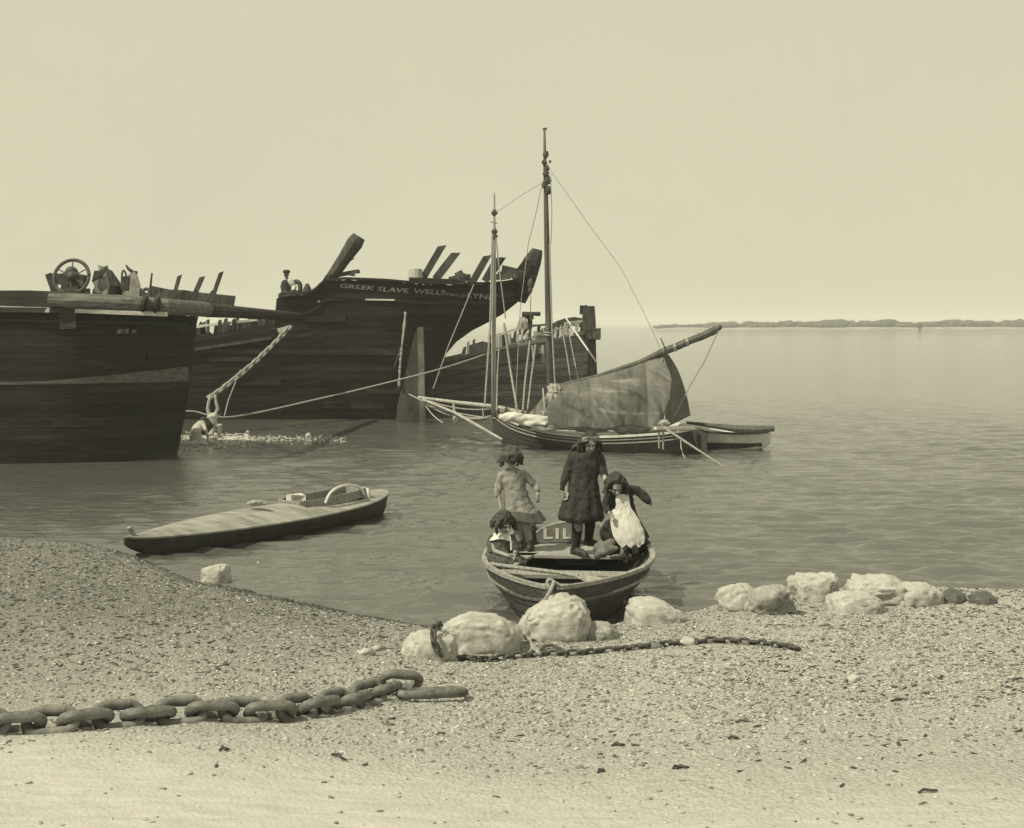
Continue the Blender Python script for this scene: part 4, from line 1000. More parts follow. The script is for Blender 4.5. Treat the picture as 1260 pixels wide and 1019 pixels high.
# standing and running rigging
rig = [((606,289,33.1),(603,400,33.1),(596.5,498,33),.028),((610,292,33.1),(616,345,33.1),(622,392,33.1),.017),((620,398,33),(628,455,32.8),(637,508,32.2),.03),((652,419,32.4),(646,470,32.2),(643,508,32),.026),((659,424,32.4),(653,470,32.2),(649,505,32),.024),
       ((676,300,32.2),(679,400,32.1),(683,476,32),.02),((677,215,32.2),(679,260,32.2),(678,300,32.2),.012),((668,222,32.2),(660,260,32.3),(650,300,32.4),.010),((650,300,32.4),(640,380,32.6),(634,505,32.2),.010),
       ((674,205,32.2),(720,270,32),(765,331,31.8),.008),((765,331,31.8),(790,380,31.5),(815,434,31.2),.008),((615,410,33),(612,460,32.9),(611,505,32.6),.02),((672,222,32.2),(642,240,32.6),(610,262,33.1),.007),((700,410,33.5),(706,440,33),(712,470,32.5),.012),((693,412,33.5),(698,440,33),(703,475,32.5),.012),((655,425,32.5),(656,435,32.5),(657,447,32.5),.03)]
for a_, b_, c_, r_0 in rig:
    MB().tube([P(*a_), P(*b_), P(*c_)], r_0, 5).build('rigging_line', M['rope'], sm)
for p_ in ((623,505,32.5),(637,510,32.1),(643,509,32),(649,507,32),(613,506,33)): MB().ell(P(*p_), (.05,.05,.08)).build('deadeye', M['rope_dark'], sm)
# lowered sail: a near face with folds and a far face seen past its end
M['sail'] = plank('tanned_sailcloth', .07, .20, .62, 'X', (3, 1, 1.0), .9, .22, .30, .012, .2)
def quadgrid(tl, tr, bl, br, nu, nv, off, name, mat, parent, ltop=None, lbot=None, lleft=None, lright=None):
    rings = []
    for j in range(nv+1):
        v = j/nv; row = []
        for i in range(nu+1):
            u = i/nu
            top_ = (ltop(u) if ltop else P(*tl).lerp(P(*tr), u)); bot = (lbot(u) if lbot else P(*bl).lerp(P(*br), u))
            p_ = top_.lerp(bot, v)
            if lright: p_ += (lright(v)-P(*tr).lerp(P(*br), v))*u**2
            if lleft: p_ += (lleft(v)-P(*tl).lerp(P(*bl), v))*(1-u)**2
            row.append(p_+off(u, v))
        rings.append(row)
    return MB().loft(rings, cap=False, closed=False).build(name, mat, parent, smooth=True, mods=(('SOLIDIFY', {'thickness': .015}),), fix=False)
def cr(pts):
    c_ = catmull([P(*p_) for p_ in pts], 10)
    return lambda t: c_[min(len(c_)-1, int(t*(len(c_)-1)))].lerp(c_[min(len(c_)-1, int(t*(len(c_)-1))+1)], (t*(len(c_)-1)) % 1)
def folds(u, v):
    q = Vector((u*4.2-v*1.6, v*.9, 3)); n1_ = noise.noise(q*1.0); n2_ = noise.noise(Vector((u*12-v*5, v*1.6, 8))); n3_ = noise.noise(Vector((u*30-v*6, v*5, 1)))
    rg = 1-abs(noise.noise(Vector((u*5-v*2.4, v*.8, 12))))*3
    k = min(1, v*3+.15)
    return Vector((.03*n2_, -(.08*n1_+.06*n2_+.015*n3_+.10*max(0, rg)+.06*max(0, 1-abs(noise.noise(Vector((u*9-v*5, v*1.2, 33))))*5))*k, .03*n2_*v))
def main_off(u, v): return folds(u, v)-Vector((0, .25*math.sin(v*math.pi)*(.3+u), 0))
quadgrid((682,474,32.0), (815,435,31.25), (652,527,31.6), (806,531,30.7), 90, 40, main_off, 'mainsail', M['sail'], sm,
   ltop=cr([(682,474,32.1),(704,470,31.95),(735,462,31.75),(768,453,31.5),(795,442,31.35),(815,435,31.25)]),
   lbot=cr([(636,526,31.6),(668,531,31.2),(710,526,30.95),(745,528,30.8),(775,524,30.75),(808,530,30.6)]),
   lright=cr([(815,435,31.25),(821,460,31.1),(821,490,30.95),(806,531,30.7)]))
M['sail2'] = M['sail']
quadgrid((815,436,31.25), (822,436,31.35), (810,530,31.0), (849,511,33.0), 24, 30, lambda u, v: Vector((0, .05*math.sin(v*9+u*4)*v, 0)), 'sail_back', M['sail'], sm,
   lright=cr([(822,436,31.35),(834,456,31.8),(843,482,32.4),(849,511,33.0)]))
MB().tube([P(680,476,32.1), P(735,463,31.7), P(790,445,31.3), P(816,433,31.1), P(834,426,31.0), P(850,419,30.9), P(866,413,30.8), P(880,406,30.7), P(887,402,30.6)], [.04,.045,.055,.08,.10,.09,.095,.085,.05], 9, lump=.12).build('boom', M['spar_dark'], sm)
# ties on the furled end
for t_, px, py in ((0,830,428),(1,845,421.5),(2,862,414.5),(3,876,408.5)): MB().tube([P(px-1.5,py-.6,30.93), P(px+1.5,py-1.6,30.93)], .108, 9).build('sail_tie', M['rope'], sm)
MB().tube([P(819,430,31), P(813,416,31)], [.02,.012], 5).build('peak_pin', M['spar_dark'], sm)
MB().tube([P(885,405,30.6), P(866,446,30.8), P(850,473,31), P(830,512,31)], .013, 5).build('sheet_rope', M['rope'], sm)
MB().tube([P(814,440,31.0), P(817,480,30.8), P(818,523,30.5)], .017, 5).build('sheet_rope', M['rope'], sm)
# bundle of pale cloth tied round the foot of the mast
mb = MB(); rr_ = []
for (px, py, D_, rx, ry, fd) in ((682,473,31.9,.10,.09,.1),(682,477,31.85,.15,.12,.22),(682,482,31.8,.11,.10,.15),(682,488,31.75,.16,.13,.22),(681,498,31.8,.22,.16,.34),(679,508,31.8,.30,.20,.36),(676,518,31.8,.40,.25,.34),(674,522,31.8,.36,.22,.3)):
    c_ = P(px, py, D_); rr_.append([c_+Vector((math.cos(a)*rx*(1+fd*math.sin(a*9+.9*math.sin(2*a+py*.05))), math.sin(a)*ry*(1+fd*math.sin(a*9+.9*math.sin(2*a+py*.05))), .03*math.sin(a*5+py))) for a in [2*math.pi*k/60 for k in range(60)]])
mb.loft(rr_).build('gathered_sailcloth', M['rag'], sm, smooth=True)
MB().tube([P(682+math.cos(k*.8)*6.6, 481+k*.25, 31.8+.12*math.sin(k*.8)) for k in range(12)], .02, 6).build('lashing', M['rope'], sm)
MB().tube(catmull([P(668,478,31.8), P(669,490,31.6), P(670,505,31.5), P(666,515,31.4)], 5), .02, 6).build('lashing', M['rope'], sm)
mb = MB()
for (px, py, s_) in ((650,517,.16),(664,519,.2),(700,521,.2),(716,523,.16),(730,524,.2),(770,525,.2),(786,526,.16),(630,513,.14)): mb.ell(P(px,py,31.5), (s_*2.2,s_*1.4,s_*.8), lump=.5, seed=px)
mb.build('deck_canvas', M['rag'] if 0 else M['deckpaint'], sm, smooth=True, mods=(('REMESH', {'mode': 'VOXEL', 'voxel_size': .04}),))
for (px, y0, y1) in ((811,530,552),(816,530,553)): MB().tube([P(px,y0,29.9), P(px,y1,29.9)], .022, 6).build('stern_post', M['gun'], sm)
MB().beam(P(806,527,29.8), P(854,527,30.4), .10, .06).build('stern_rail', M['white'], sm)
MB().ell(P(817,521,30.3), (.12,.1,.08), lump=.5).build('coiled_rope', M['rope'], sm)
ol = thing('long_pole', P(895,575,28.5), 'thin pole slanting from the stern of the sailing boat down into the water', 'pole')
MB().tube([P(818,527,29.8), P(893,576,27.9)], [.028,.016], 6).build('pole', M['gun'], ol)
ol = thing('stern_line', P(843,566,29.5), 'short slack line hanging from the stern of the sailing boat to the water', 'rope')
MB().tube(catmull([P(838,533,30.2), P(838,550,30), P(842,562,29.7), P(850,569,29.2)], 5), .012, 5).build('line', M['rope'], ol)

# ---- white dinghy behind its stern
DS, DBW = P(822,540,32.4), P(949,540,31.6)
DG = Boat((DS.x, DS.y), (DBW.x, DBW.y), [0,.2,.5,.75,.92,1], [.40,.50,.52,.40,.16,.02], [.50,.46,.42,.40,.42,.44], [-.1,-.15,-.15,-.1,.02,.15], shape=.34)
dg_ = thing('dinghy', DG.c(.5,0,0), 'small white dinghy behind the stern of the sailing boat', 'boat')
DG.shell(5, .008, .03, 40, 20).build('hull', M['white'], dg_); 
DG.plate(.03, .95, lambda t: DG.g(t)[1]-.02, .03, .02, 16, camber=.10).build('canvas_cover', M['deckpaint'], dg_)
for sg in (-1, 1): DG.rail(0, .98, .05, .05, sg, -.05, -.01, 30).build('gunwale', M['boatout'], dg_)
for sg in (-1, 1):
    rings = []
    for i in range(31):
        t = .02+.90*i/30; hb, zs, zk = DG.g(t); vv = [.02, (.18-zk)/(zs-zk)*.5, (.15-zk)/(zs-zk)]
        vv = [max(.02, q) for q in vv]
        rings.append([DG.at(t, q, sg, .012) for q in vv]+[DG.at(t, q, sg, -.004) for q in reversed(vv)])
    MB().loft(rings).build('dark_bottom', M['boatout'], dg_)
lg2 = thing('dark_spar', P(890,527,31.2), 'short dark spar laid along the white dinghy and sticking out past its bow', 'spar')
MB().tube([P(845,520,31.8), P(870,523,31.6), P(905,527.5,31.2), P(930,528.5,31.0), P(953,527.5,30.9)], [.03,.05,.085,.09,.06], 9, lump=.08).build('spar', M['spar_dark'], lg2)
# ------------------------------------------------------------------ people
M['skin'] = simple('skin', .26, .34, 6, .6, .1, .002); M['skin_dark'] = simple('sunburnt_skin', .10, .15, 6, .6, .1, .002); M['skin_wet'] = simple('wet_skin', .36, .46, 6, .45, .1, .002)
M['hair'] = simple('dark_hair', .015, .06, 30, .55, 1.0, .01, (1, 1, .25)); M['hair_mid'] = simple('brown_hair', .03, .10, 30, .6, 1.0, .01, (1, 1, .25))
M['dress_light'] = simple('faded_grey_dress', .16, .30, 14, .9, .4, .006); M['dress_dark'] = simple('dark_wool_dress', .022, .05, 16, .9, .4, .006)
M['dress_print'] = simple('speckled_dress', .02, .15, 60, .9, .4, .004); M['navy'] = simple('dark_jersey', .018, .04, 16, .9, .4, .005)
M['dress_hem'] = simple('darker_grey_hem', .07, .15, 14, .9, .4, .006); M['apron'] = simple('white_apron', .50, .68, 8, .85, .4, .01); M['boot'] = simple('worn_leather', .02, .07, 14, .6, .3, .003); M['boot_pale'] = simple('scuffed_brown_leather', .10, .17, 14, .6, .3, .003)
M['scarf'] = simple('checked_headscarf', .05, .30, 22, .9, .3, .004); M['stocking'] = simple('dark_stocking', .015, .03, 20, .9, .2, .002); M['shirt'] = simple('white_shirt', .4, .6, 8, .9, .3, .005)
M['eye'] = simple('dark_eye', .01, .02, 5, .3, 0, .001)
RM = lambda v: (('REMESH', {'mode': 'VOXEL', 'voxel_size': v, 'use_smooth_shade': True}), ('SMOOTH', {'factor': .5, 'iterations': 2}))
def hand(mb, w, d, side, s=1.0, curl=.5):
    """palm and five unequal bent fingers; w wrist, d pointing direction, side = the direction the thumb leaves to"""
    d = d.normalized(); sd_ = (side-d*side.dot(d)).normalized(); nn = d.cross(sd_)
    rot = Matrix((sd_, nn, d)).transposed()
    mb.ell(w+d*.032*s, (.030*s, .012*s, .04*s), rot, 12, 8)
    for k, (o_, L_) in enumerate(((.020,.046),(.007,.052),(-.007,.048),(-.020,.038))):
        p0 = w+d*.058*s+sd_*o_*s; a = curl*.6; q1 = p0+(d*math.cos(a)+nn*math.sin(a)+sd_*o_*3)*L_*.45*s
        q2 = q1+(d*math.cos(a*2.2)+nn*math.sin(a*2.2))*L_*.35*s; q3 = q2+(d*math.cos(a*3)+nn*math.sin(a*3))*L_*.25*s
        mb.tube([p0-d*.012*s, p0, q1, q2, q3], [.0085*s,.0082*s,.0075*s,.007*s,.006*s], 7, round_=True)
    t0 = w+d*.018*s+sd_*.022*s; mb.tube([t0, t0+(sd_*.7+d*.7+nn*.2).normalized()*.026*s, t0+(sd_*.35+d*1.0+nn*.45).normalized()*.050*s], [.011*s,.009*s,.007*s], 7, round_=True)
def head(mb, c, face, up=Vector((0,0,1)), s=1.0):
    """returns eye and mouth points"""
    f = face.normalized(); rt = f.cross(up).normalized(); u = rt.cross(f)
    rot = Matrix((rt, f, u)).transposed()
    mb.ell(c+u*.018*s-f*.008*s, (.070*s,.086*s,.082*s), rot)
    mb.ell(c-u*.035*s+f*.018*s, (.052*s,.062*s,.062*s), rot)       # jaw
    mb.ell(c-u*.078*s+f*.048*s, (.022*s,.018*s,.016*s), rot, 8, 6) # chin
    mb.ell(c-u*.028*s+f*.052*s+rt*.03*s, (.022*s,.02*s,.022*s), rot, 8, 6); mb.ell(c-u*.028*s+f*.052*s-rt*.03*s, (.022*s,.02*s,.022*s), rot, 8, 6)
    mb.tube([c+u*.008*s+f*.074*s, c-u*.022*s+f*.097*s], [.009*s,.014*s], 8, round_=True)   # nose
    for q in (-1, 1): mb.ell(c+rt*q*.074*s-u*.008*s, (.009*s,.018*s,.028*s), rot, 8, 6)
    mb.ell(c+u*.024*s+f*.070*s, (.048*s,.012*s,.010*s), rot, 10, 6)   # brow
    return [c+rt*q*.028*s+u*.006*s+f*.075*s for q in (-1, 1)], c-u*.052*s+f*.074*s, rot
def features(e, mth, rot, root, s=1.0):
    for p_ in e: MB().ell(p_, (.012*s,.007*s,.008*s), rot, 8, 6).build('eye', M['eye'], root)
    MB().ell(mth, (.020*s,.008*s,.006*s), rot, 8, 6).build('mouth', M['skin_dark'], root)
def skirt(mb, rings_, nf=11, n_=44, seed=0):
    """rings: (centre, rx, ry, fold depth)"""
    R = []
    for (c, rx, ry, fd) in rings_:
        ring = []
        for k in range(n_):
            a = 2*math.pi*k/n_; q = 1+fd*math.sin(a*nf+seed+.8*math.sin(a*2))+fd*.5*math.sin(a*(nf*2-5)+seed*2)
            ring.append(c+Vector((math.cos(a)*rx*q, math.sin(a)*ry*q, .012*math.sin(a*3+seed)*(1 if fd > .03 else 0))))
        R.append(ring)
    mb.loft(R)
def mess_hair(mb, c, rot, r, down, seed, strands=26, back=1.0, s=1.0, arc=(-1.0, 1.0)):
    """scalp cap plus locks; rot's columns are right, forward, up; arc limits how far round to the face the locks hang"""
    mb.ell(c+rot @ Vector((0,-.032*s,.030*s)), (r*.98, r*.98, r*.94), rot, 16, 10, lump=.25, seed=seed)
    rr = random.Random(seed)
    for k in range(strands):
        a = math.pi*1.5+rr.uniform(arc[0], arc[1])*math.pi*.80   # 1.5 pi = the back of the head
        d = Vector((math.cos(a), math.sin(a), 0)); top_ = c+rot @ Vector((d.x*r*.55, d.y*r*.6-.01, r*.85))
        mid = c+rot @ Vector((d.x*r*1.12, d.y*r*1.15-.01, r*.1)); L_ = down*rr.uniform(.7, 1.15)
        end = mid+Vector((rr.uniform(-.02,.02), rr.uniform(-.02,.02), 0))-Vector((0,0,1))*L_+(rot @ Vector((d.x,d.y,0)))*rr.uniform(-.02,.02)
        mb.tube(catmull([top_, mid, mid.lerp(end,.5)+Vector((rr.uniform(-.012,.012),rr.uniform(-.01,.01),0)), end], 3), [.02*s,.026*s,.024*s,.012*s], 6, round_=False)
def shoe(name, ankle, toe, root, mat='boot', top=.10, s=1.0):
    mb = MB(); d = (toe-ankle); d.z = 0; L_ = d.length; d.normalize(); z0 = toe.z
    a = Vector((ankle.x, ankle.y, z0)); heel = a-d*.03*s
    mb.tube([heel+Vector((0,0,.035*s)), a+d*.03+Vector((0,0,.036*s)), a+d*L_*.6+Vector((0,0,.032*s)), a+d*L_+Vector((0,0,.026*s))], [.034*s,.036*s,.036*s,.026*s], 10, round_=True)
    mb.tube([a+Vector((0,0,.03*s)), Vector((ankle.x, ankle.y, z0+top))], [.038*s,.042*s], 10, round_=True)
    mb.box(a+d*L_*.42+Vector((0,0,.008)), (.05*s, L_+.09*s, .016), Matrix.Rotation(math.atan2(-d.x, d.y), 3, 'Z'))
    return mb.build(name, M[mat], root, mods=RM(.008))
wt_ = bpy.data.textures.new('cloth_folds', 'CLOUDS'); wt_.noise_scale = .055; wt_.noise_depth = 2
ht_ = bpy.data.textures.new('hair_tufts', 'CLOUDS'); ht_.noise_scale = .022; ht_.noise_depth = 2
def CL(v, k=.022): return RM(v)+(('DISPLACE', {'texture': wt_, 'strength': k, 'mid_level': .5, 'texture_coords': 'GLOBAL'}),)
def HR(v, k=.022): return RM(v)+(('DISPLACE', {'texture': ht_, 'strength': k, 'mid_level': .5, 'texture_coords': 'GLOBAL'}),)
Z = Vector((0,0,1)); PX = lambda D: D/F      # metres per photo pixel at depth D

# --- girl standing at the stern, her back to us
D = 15.45; k = PX(D); zf = .345
t = thing('person', Vector((P(638,670,D).x, D, zf)), 'child with bushy dark bob in a pale grey dress, standing with back turned', 'person', 'children in the rowing boat')
b = MB(); hc = P(629,563,D); e, mt_, rot = head(b, hc, Vector((-.25,1,-.35)))
nk_ = P(631,579,D); chest = P(632,590,D); pel = P(639,622,D)
b.tube([hc-Z*.05, nk_, chest], [.036,.036,.05], 10, round_=True)
b.tube([chest+Z*.02, P(634,602,D), pel], [.085,.082,.09], 12, round_=True, flat=.8)
lh, rh = P(634,630,D), P(645,630,D)
fl, fr = Vector((P(640,0,D).x, D+.02, zf+.05)), Vector((P(652,0,D).x, D-.02, zf+.05))
b.tube([lh, lh.lerp(fl,.5), fl+Z*.03], [.065,.05,.034], 10, round_=True); b.tube([rh, rh.lerp(fr,.5), fr+Z*.03], [.065,.05,.034], 10, round_=True)
ls, le, lw = P(616,587,D), P(613,606,D-.03), P(617,625,D-.06)
b.tube([ls, le, lw], [.036,.028,.020], 10, round_=True); hand(b, lw, Vector((.12,0,-1)), Vector((1,-.3,0)), .85)
rs_, re, rw = P(646,585,D), P(659,599,D+.02), P(662,609,D-.05)
b.tube([rs_, re, rw], [.036,.028,.020], 10, round_=True); hand(b, rw, Vector((0,-.2,-1)), Vector((-1,-.3,0)), .85)
b.build('body', M['skin'], t, mods=RM(.0065))
features(e, mt_, rot, t)
dr = MB(); skirt(dr, [(P(631,576,D), .055, .05, 0),(P(631,580,D), .115, .07, .01),(P(632,592,D), .13, .085, .015),(P(634,605,D), .125, .09, .02),(P(637,618,D), .15, .115, .035),(P(641,630,D), .19, .14, .05),(P(645,640,D), .225, .16, .06),(P(646,642,D), .19, .13, .06)], 9, seed=1)
dr.tube([P(617,585,D), P(613.5,597,D), P(612.5,609,D-.03)], [.048,.046,.038], 10, round_=True); dr.tube([P(646,584,D), P(654,593,D+.01), P(659.5,599,D+.02), P(661,603,D-.02)], [.048,.044,.040,.036], 10, round_=True)
dr.build('dress', M['dress_light'], t, mods=CL(.010, .022))
hb_ = MB(); skirt(hb_, [(P(641,629,D), .196, .146, .05),(P(645,640.5,D), .232, .166, .06),(P(645,642,D), .22, .155, .06)], 9, seed=1); hb_.build('hem_band', M['dress_hem'], t)
bb_ = MB(); skirt(bb_, [(P(634.5,604,D), .132, .098, .02),(P(635.5,609,D), .136, .102, .02)], 9, seed=1); bb_.build('waist_band', M['dress_light'], t)
hm = MB(); mess_hair(hm, hc, rot, .108, .085, 3, 46, arc=(-1,1), s=1.0); hm.build('hair', M['hair_mid'], t, mods=HR(.008, .02))
shoe('boot', fl, Vector((fl.x-.02, fl.y+.12, zf+.005)), t); shoe('boot', fr, Vector((fr.x+.03, fr.y+.12, zf+.005)), t)

# --- tall girl in the middle
D = 15.2; k = PX(D)
t = thing('person', Vector((P(716,678,D).x, D, zf)), 'tallest child in the rowing boat, in a long dark dress and headscarf', 'person', 'children in the rowing boat')
b = MB(); hc = P(726,546,D-.05); e, mt_, rot = head(b, hc, Vector((.15,-1,-.30)))
nk_ = P(723,559,D); chest = P(721,572,D); pel = P(718,608,D)
b.tube([hc-Z*.04+Vector((0,.03,0)), nk_, chest], [.038,.038,.05], 10, round_=True); b.tube([chest, P(720,590,D), pel], [.10,.09,.10], 12, round_=True, flat=.8)
la = Vector((P(708,0,D).x, D, zf+.09)); ra = Vector((P(725,0,D).x, D+.1, zf+.17))
b.tube([P(712,620,D), P(711,648,D-.02), la], [.075,.055,.04], 10, round_=True); b.tube([P(724,620,D), P(726,645,D), ra], [.075,.055,.04], 10, round_=True)
ls, le, lw = P(705,563,D), P(698,585,D-.02), P(697,605,D-.05)
b.tube([ls, le, lw], [.04,.032,.023], 10, round_=True); hand(b, lw, Vector((.1,-.1,-1)), Vector((.6,-1,0)), 1.0, .8)
rs_, re, rw = P(738,564,D), P(743,583,D-.03), P(746,595,D-.2)
b.tube([rs_, re, rw], [.04,.032,.023], 10, round_=True); hand(b, rw, Vector((.2,-.3,-1)), Vector((-1,-.2,0)), 1.0, .9)
b.build('body', M['skin'], t, mods=RM(.0065)); features(e, mt_, rot, t)
dr = MB(); skirt(dr, [(P(724,555,D), .06, .055, 0),(P(722,559,D), .145, .09, .01),(P(720,574,D), .165, .105, .02),(P(718,590,D), .155, .11, .03),(P(717,606,D), .185, .14, .045),(P(716,622,D), .225, .17, .055),(P(715,636,D), .25, .19, .06),(P(715,641,D), .23, .17, .06)], 10, seed=4)
dr.tube([P(706,562,D), P(700,575,D), P(696,588,D-.02), P(694,596,D-.02)], [.058,.055,.052,.05], 10, round_=True); dr.tube([P(737,562,D), P(741,574,D), P(744,586,D-.06)], [.058,.052,.044], 10, round_=True)
dr.tube([P(690,601,D-.05), P(697,604,D-.05), P(704,604,D-.03)], [.015,.016,.015], 8, round_=True)
dr.build('dress', M['dress_dark'], t, mods=CL(.010, .022))
st = MB(); st.tube([P(711,636,D), P(710,655,D-.01), la-Z*.02], [.07,.058,.046], 10, round_=True); st.build('stocking', M['stocking'], t, mods=RM(.009))
st = MB(); st.tube([P(725,636,D), P(726,648,D), ra-Z*.02], [.07,.058,.046], 10, round_=True); st.build('stocking', M['stocking'], t, mods=RM(.009))
pt = MB(); skirt(pt, [(P(712,638,D), .075, .06, .05),(P(712,642,D), .08, .065, .07)], 8); pt.build('petticoat_frill', M['apron'], t)
pt = MB(); skirt(pt, [(P(727,637,D-.02), .065, .06, .05),(P(727,641,D-.02), .07, .065, .07)], 8); pt.build('petticoat_frill', M['apron'], t)
shoe('boot', la, Vector((la.x+.10, la.y-.12, zf+.005)), t, top=.20, s=1.15)
shoe('boot', ra, Vector((ra.x+.09, ra.y-.09, zf+.085)), t, top=.16, s=1.15)
hm = MB(); mess_hair(hm, hc, rot, .106, .11, 8, 34, arc=(-.62,.62)); hm.tube(catmull([hc+rot @ Vector((-.08,-.03,.0)), P(709,549,D+.02), P(703,556,D+.03), P(699,563,D+.04)], 4), [.035,.03,.022,.012], 8)
hm.build('hair', M['hair'], t, mods=HR(.008, .02))
sc_ = MB(); R0 = []
for j in range(7):
    w_ = -.9+1.8*j/6
    R0.append([hc+rot @ Vector((math.sin(w_*1.5)*.104, .02+math.cos(w_*1.5)*.085+o_, .045+.05*math.cos(w_*1.5)+h_)) for (o_, h_) in ((0,-.022),(.012,-.018),(.006,.022),(-.012,.024))])
sc_.loft(R0).build('headscarf', M['scarf'], t)

# --- child in the white apron, leaning out on the right
D = 14.85; k = PX(D)
t = thing('person', Vector((P(768,684,D).x, D, zf)), 'child in a bright white apron bending forward with one arm out', 'person', 'children in the rowing boat')
b = MB(); hc = P(758,598,D-.1); e, mt_, rot = head(b, hc, Vector((.12,-1,-.75)))
nk_ = P(762,609,D-.03); chest = P(764,618,D-.02); pel = P(768,642,D+.02)
b.tube([hc-Z*.02+Vector((.0,.04,0)), nk_, chest], [.036,.036,.05], 10, round_=True); b.tube([chest, P(766,630,D), pel], [.09,.085,.09], 12, round_=True, flat=.8)
la = Vector((P(769,0,D).x, D-.05, zf+.06)); ra = Vector((P(783,0,D).x, D+.05, zf+.06)); 
b.tube([P(764,645,D), P(766,664,D-.04), la], [.07,.05,.036], 10, round_=True); b.tube([P(774,645,D), P(780,664,D), ra], [.07,.05,.036], 10, round_=True)
ls, le, lw = P(748,612,D), P(745,622,D-.08), P(750,632,D-.16)
b.tube([ls, le, lw], [.036,.028,.02], 10, round_=True); hand(b, lw, Vector((.5,-.3,-1)), Vector((1,-.3,.4)), .85, .6)
rs_, re, rw = P(778,604,D), P(789,608,D-.02), P(797,614,D-.05)
b.tube([rs_, re, rw], [.036,.030,.022], 10, round_=True); hand(b, rw, Vector((.7,0,-1)), Vector((-1,-.3,-.4)), .85, .5)
b.build('body', M['skin'], t, mods=RM(.0065)); features(e, mt_, rot, t)
dr = MB(); skirt(dr, [(P(762,604,D), .06, .055, 0),(P(763,608,D), .13, .085, .01),(P(765,620,D), .135, .095, .02),(P(767,634,D), .15, .12, .03),(P(770,648,D), .185, .16, .05),(P(774,662,D), .21, .18, .06),(P(774,664,D), .19, .16, .06)], 9, seed=7)
dr.tube([P(750,609,D), P(746,616,D-.04), P(745,623,D-.08), P(747,629,D-.13)], [.048,.044,.04,.034], 10, round_=True)
dr.tube([P(774,602,D), P(784,604,D), P(791,609,D-.02), P(797,616,D-.05)], [.05,.052,.048,.042], 10, round_=True)
dr.build('dress', M['navy'], t, mods=CL(.010, .022))
# apron: bib and skirt, following the front of the dress with a small gap
ap = []
for (c, rx, ry, a0, a1) in ((P(764,606,D-.005), .13, .095, -.50, .55),(P(765,615,D-.01), .145, .11, -.50, .55),(P(766,624,D-.01), .15, .118, -.52, .50),(P(767,626.5,D-.01), .165, .13, -1.05, .62),(P(769,640,D-.01), .19, .165, -1.05, .95),(P(771,652,D-.01), .215, .20, -.9, .95),(P(773,663,D-.01), .235, .215, -.65, .85),(P(774,669,D-.01), .235, .21, -.35, .6)):
    ring = []
    for j in range(19):
        a = -math.pi/2+a0+(a1-a0)*j/18; q = 1+.03*math.sin(j*1.7+c.z*30); ring.append(c+Vector((math.cos(a)*rx*q, math.sin(a)*ry*q, .02*math.sin(j*.9+c.z*9)*(1 if c.z < P(0,640,D).z else 0))))
    ap.append(ring)
MB().loft(ap, cap=False, closed=False).build('apron', M['apron'], t, smooth=True, fix=False, mods=(('SOLIDIFY', {'thickness': .006}), ('SUBSURF', {'levels': 2, 'render_levels': 2}), ('DISPLACE', {'texture': wt_, 'strength': .025, 'mid_level': .5, 'texture_coords': 'GLOBAL'})))
shoe('boot', la, Vector((la.x-.01, la.y-.13, zf+.005)), t); shoe('boot', ra, Vector((ra.x+.06, ra.y-.12, zf+.005)), t)
hm = MB(); mess_hair(hm, hc, rot, .106, .10, 15, 36, arc=(-.78,.78)); hm.build('hair', M['hair'], t, mods=HR(.008, .02))
sk = thing('cloth_bag', P(742,678,14.75), 'crumpled brown cloth bag on the bench at the feet of the child in the apron', 'bag')
mb = MB(); mb.ell(P(742,676,14.6), (.10,.12,.07), lump=.6, seed=3); mb.tube([P(735,684,14.5), P(743,676,14.5), P(752,668,14.6)], [.04,.07,.05], 9, round_=True, lump=.1); mb.tube([P(743,680,14.45), P(752,676,14.5), P(758,675,14.5)], [.04,.045,.03], 8, round_=True)
mb.build('bag', M['boot_pale'], sk, mods=RM(.014))
sk = thing('dark_bundle', P(752,655,14.9), 'rounded dark bundle beside the left knee of the child in the apron', 'bundle')
mb = MB(); mb.ell(P(751,655,15.0), (.11,.12,.13), lump=.4, seed=5); mb.ell(P(753,672,15.0), (.1,.12,.1), lump=.4, seed=6); mb.build('bundle', M['navy'], sk, mods=RM(.016))
sk = thing('dark_bundle', P(792,672,14.6), 'low dark bundle in the right corner of the rowing boat', 'bundle')
mb = MB(); mb.ell(P(790,671,15.0), (.09,.14,.09), lump=.4, seed=9); mb.ell(P(781,676,15.0), (.1,.12,.06), lump=.4, seed=2); mb.build('bundle', M['navy'], sk, mods=RM(.016))

# --- child sitting on the left side
D = 14.3; k = PX(D)
t = thing('person', Vector((P(618,700,D).x, D, .43)), 'smallest child, with speckled dress and pale collar, sitting on the left', 'person', 'children in the rowing boat')
b = MB(); hc = P(621,645,D-.03); e, mt_, rot = head(b, hc, Vector((.55,-1,-.5)), s=.95)
nk_ = P(618,656,D); chest = P(616,666,D); pel = P(613,690,D)
b.tube([hc-Z*.03, nk_, chest], [.034,.034,.05], 10, round_=True); b.tube([chest, P(614,678,D), pel], [.085,.08,.09], 12, round_=True, flat=.8)
b.tube([P(610,692,D), P(626,691,D-.12), P(636,694,D-.16), P(637,712,D-.14)], [.06,.052,.046,.03], 10, round_=True); b.tube([P(614,690,D+.08), P(632,688,D+.0), P(640,692,D-.02), P(641,710,D)], [.06,.052,.046,.03], 10, round_=True)
ls, le, lw = P(605,664,D), P(608,678,D-.08), P(625,684,D-.17)
b.tube([ls, le, lw], [.034,.028,.02], 10, round_=True); hand(b, lw, Vector((1,-.1,-.25)), Vector((0,-.3,1)), .85, .7)
rs_, re, rw = P(630,664,D), P(635,677,D-.02), P(632,686,D-.14)
b.tube([rs_, re, rw], [.034,.028,.02], 10, round_=True); hand(b, rw, Vector((-.3,-.2,-1)), Vector((1,-.3,0)), .85, .6)
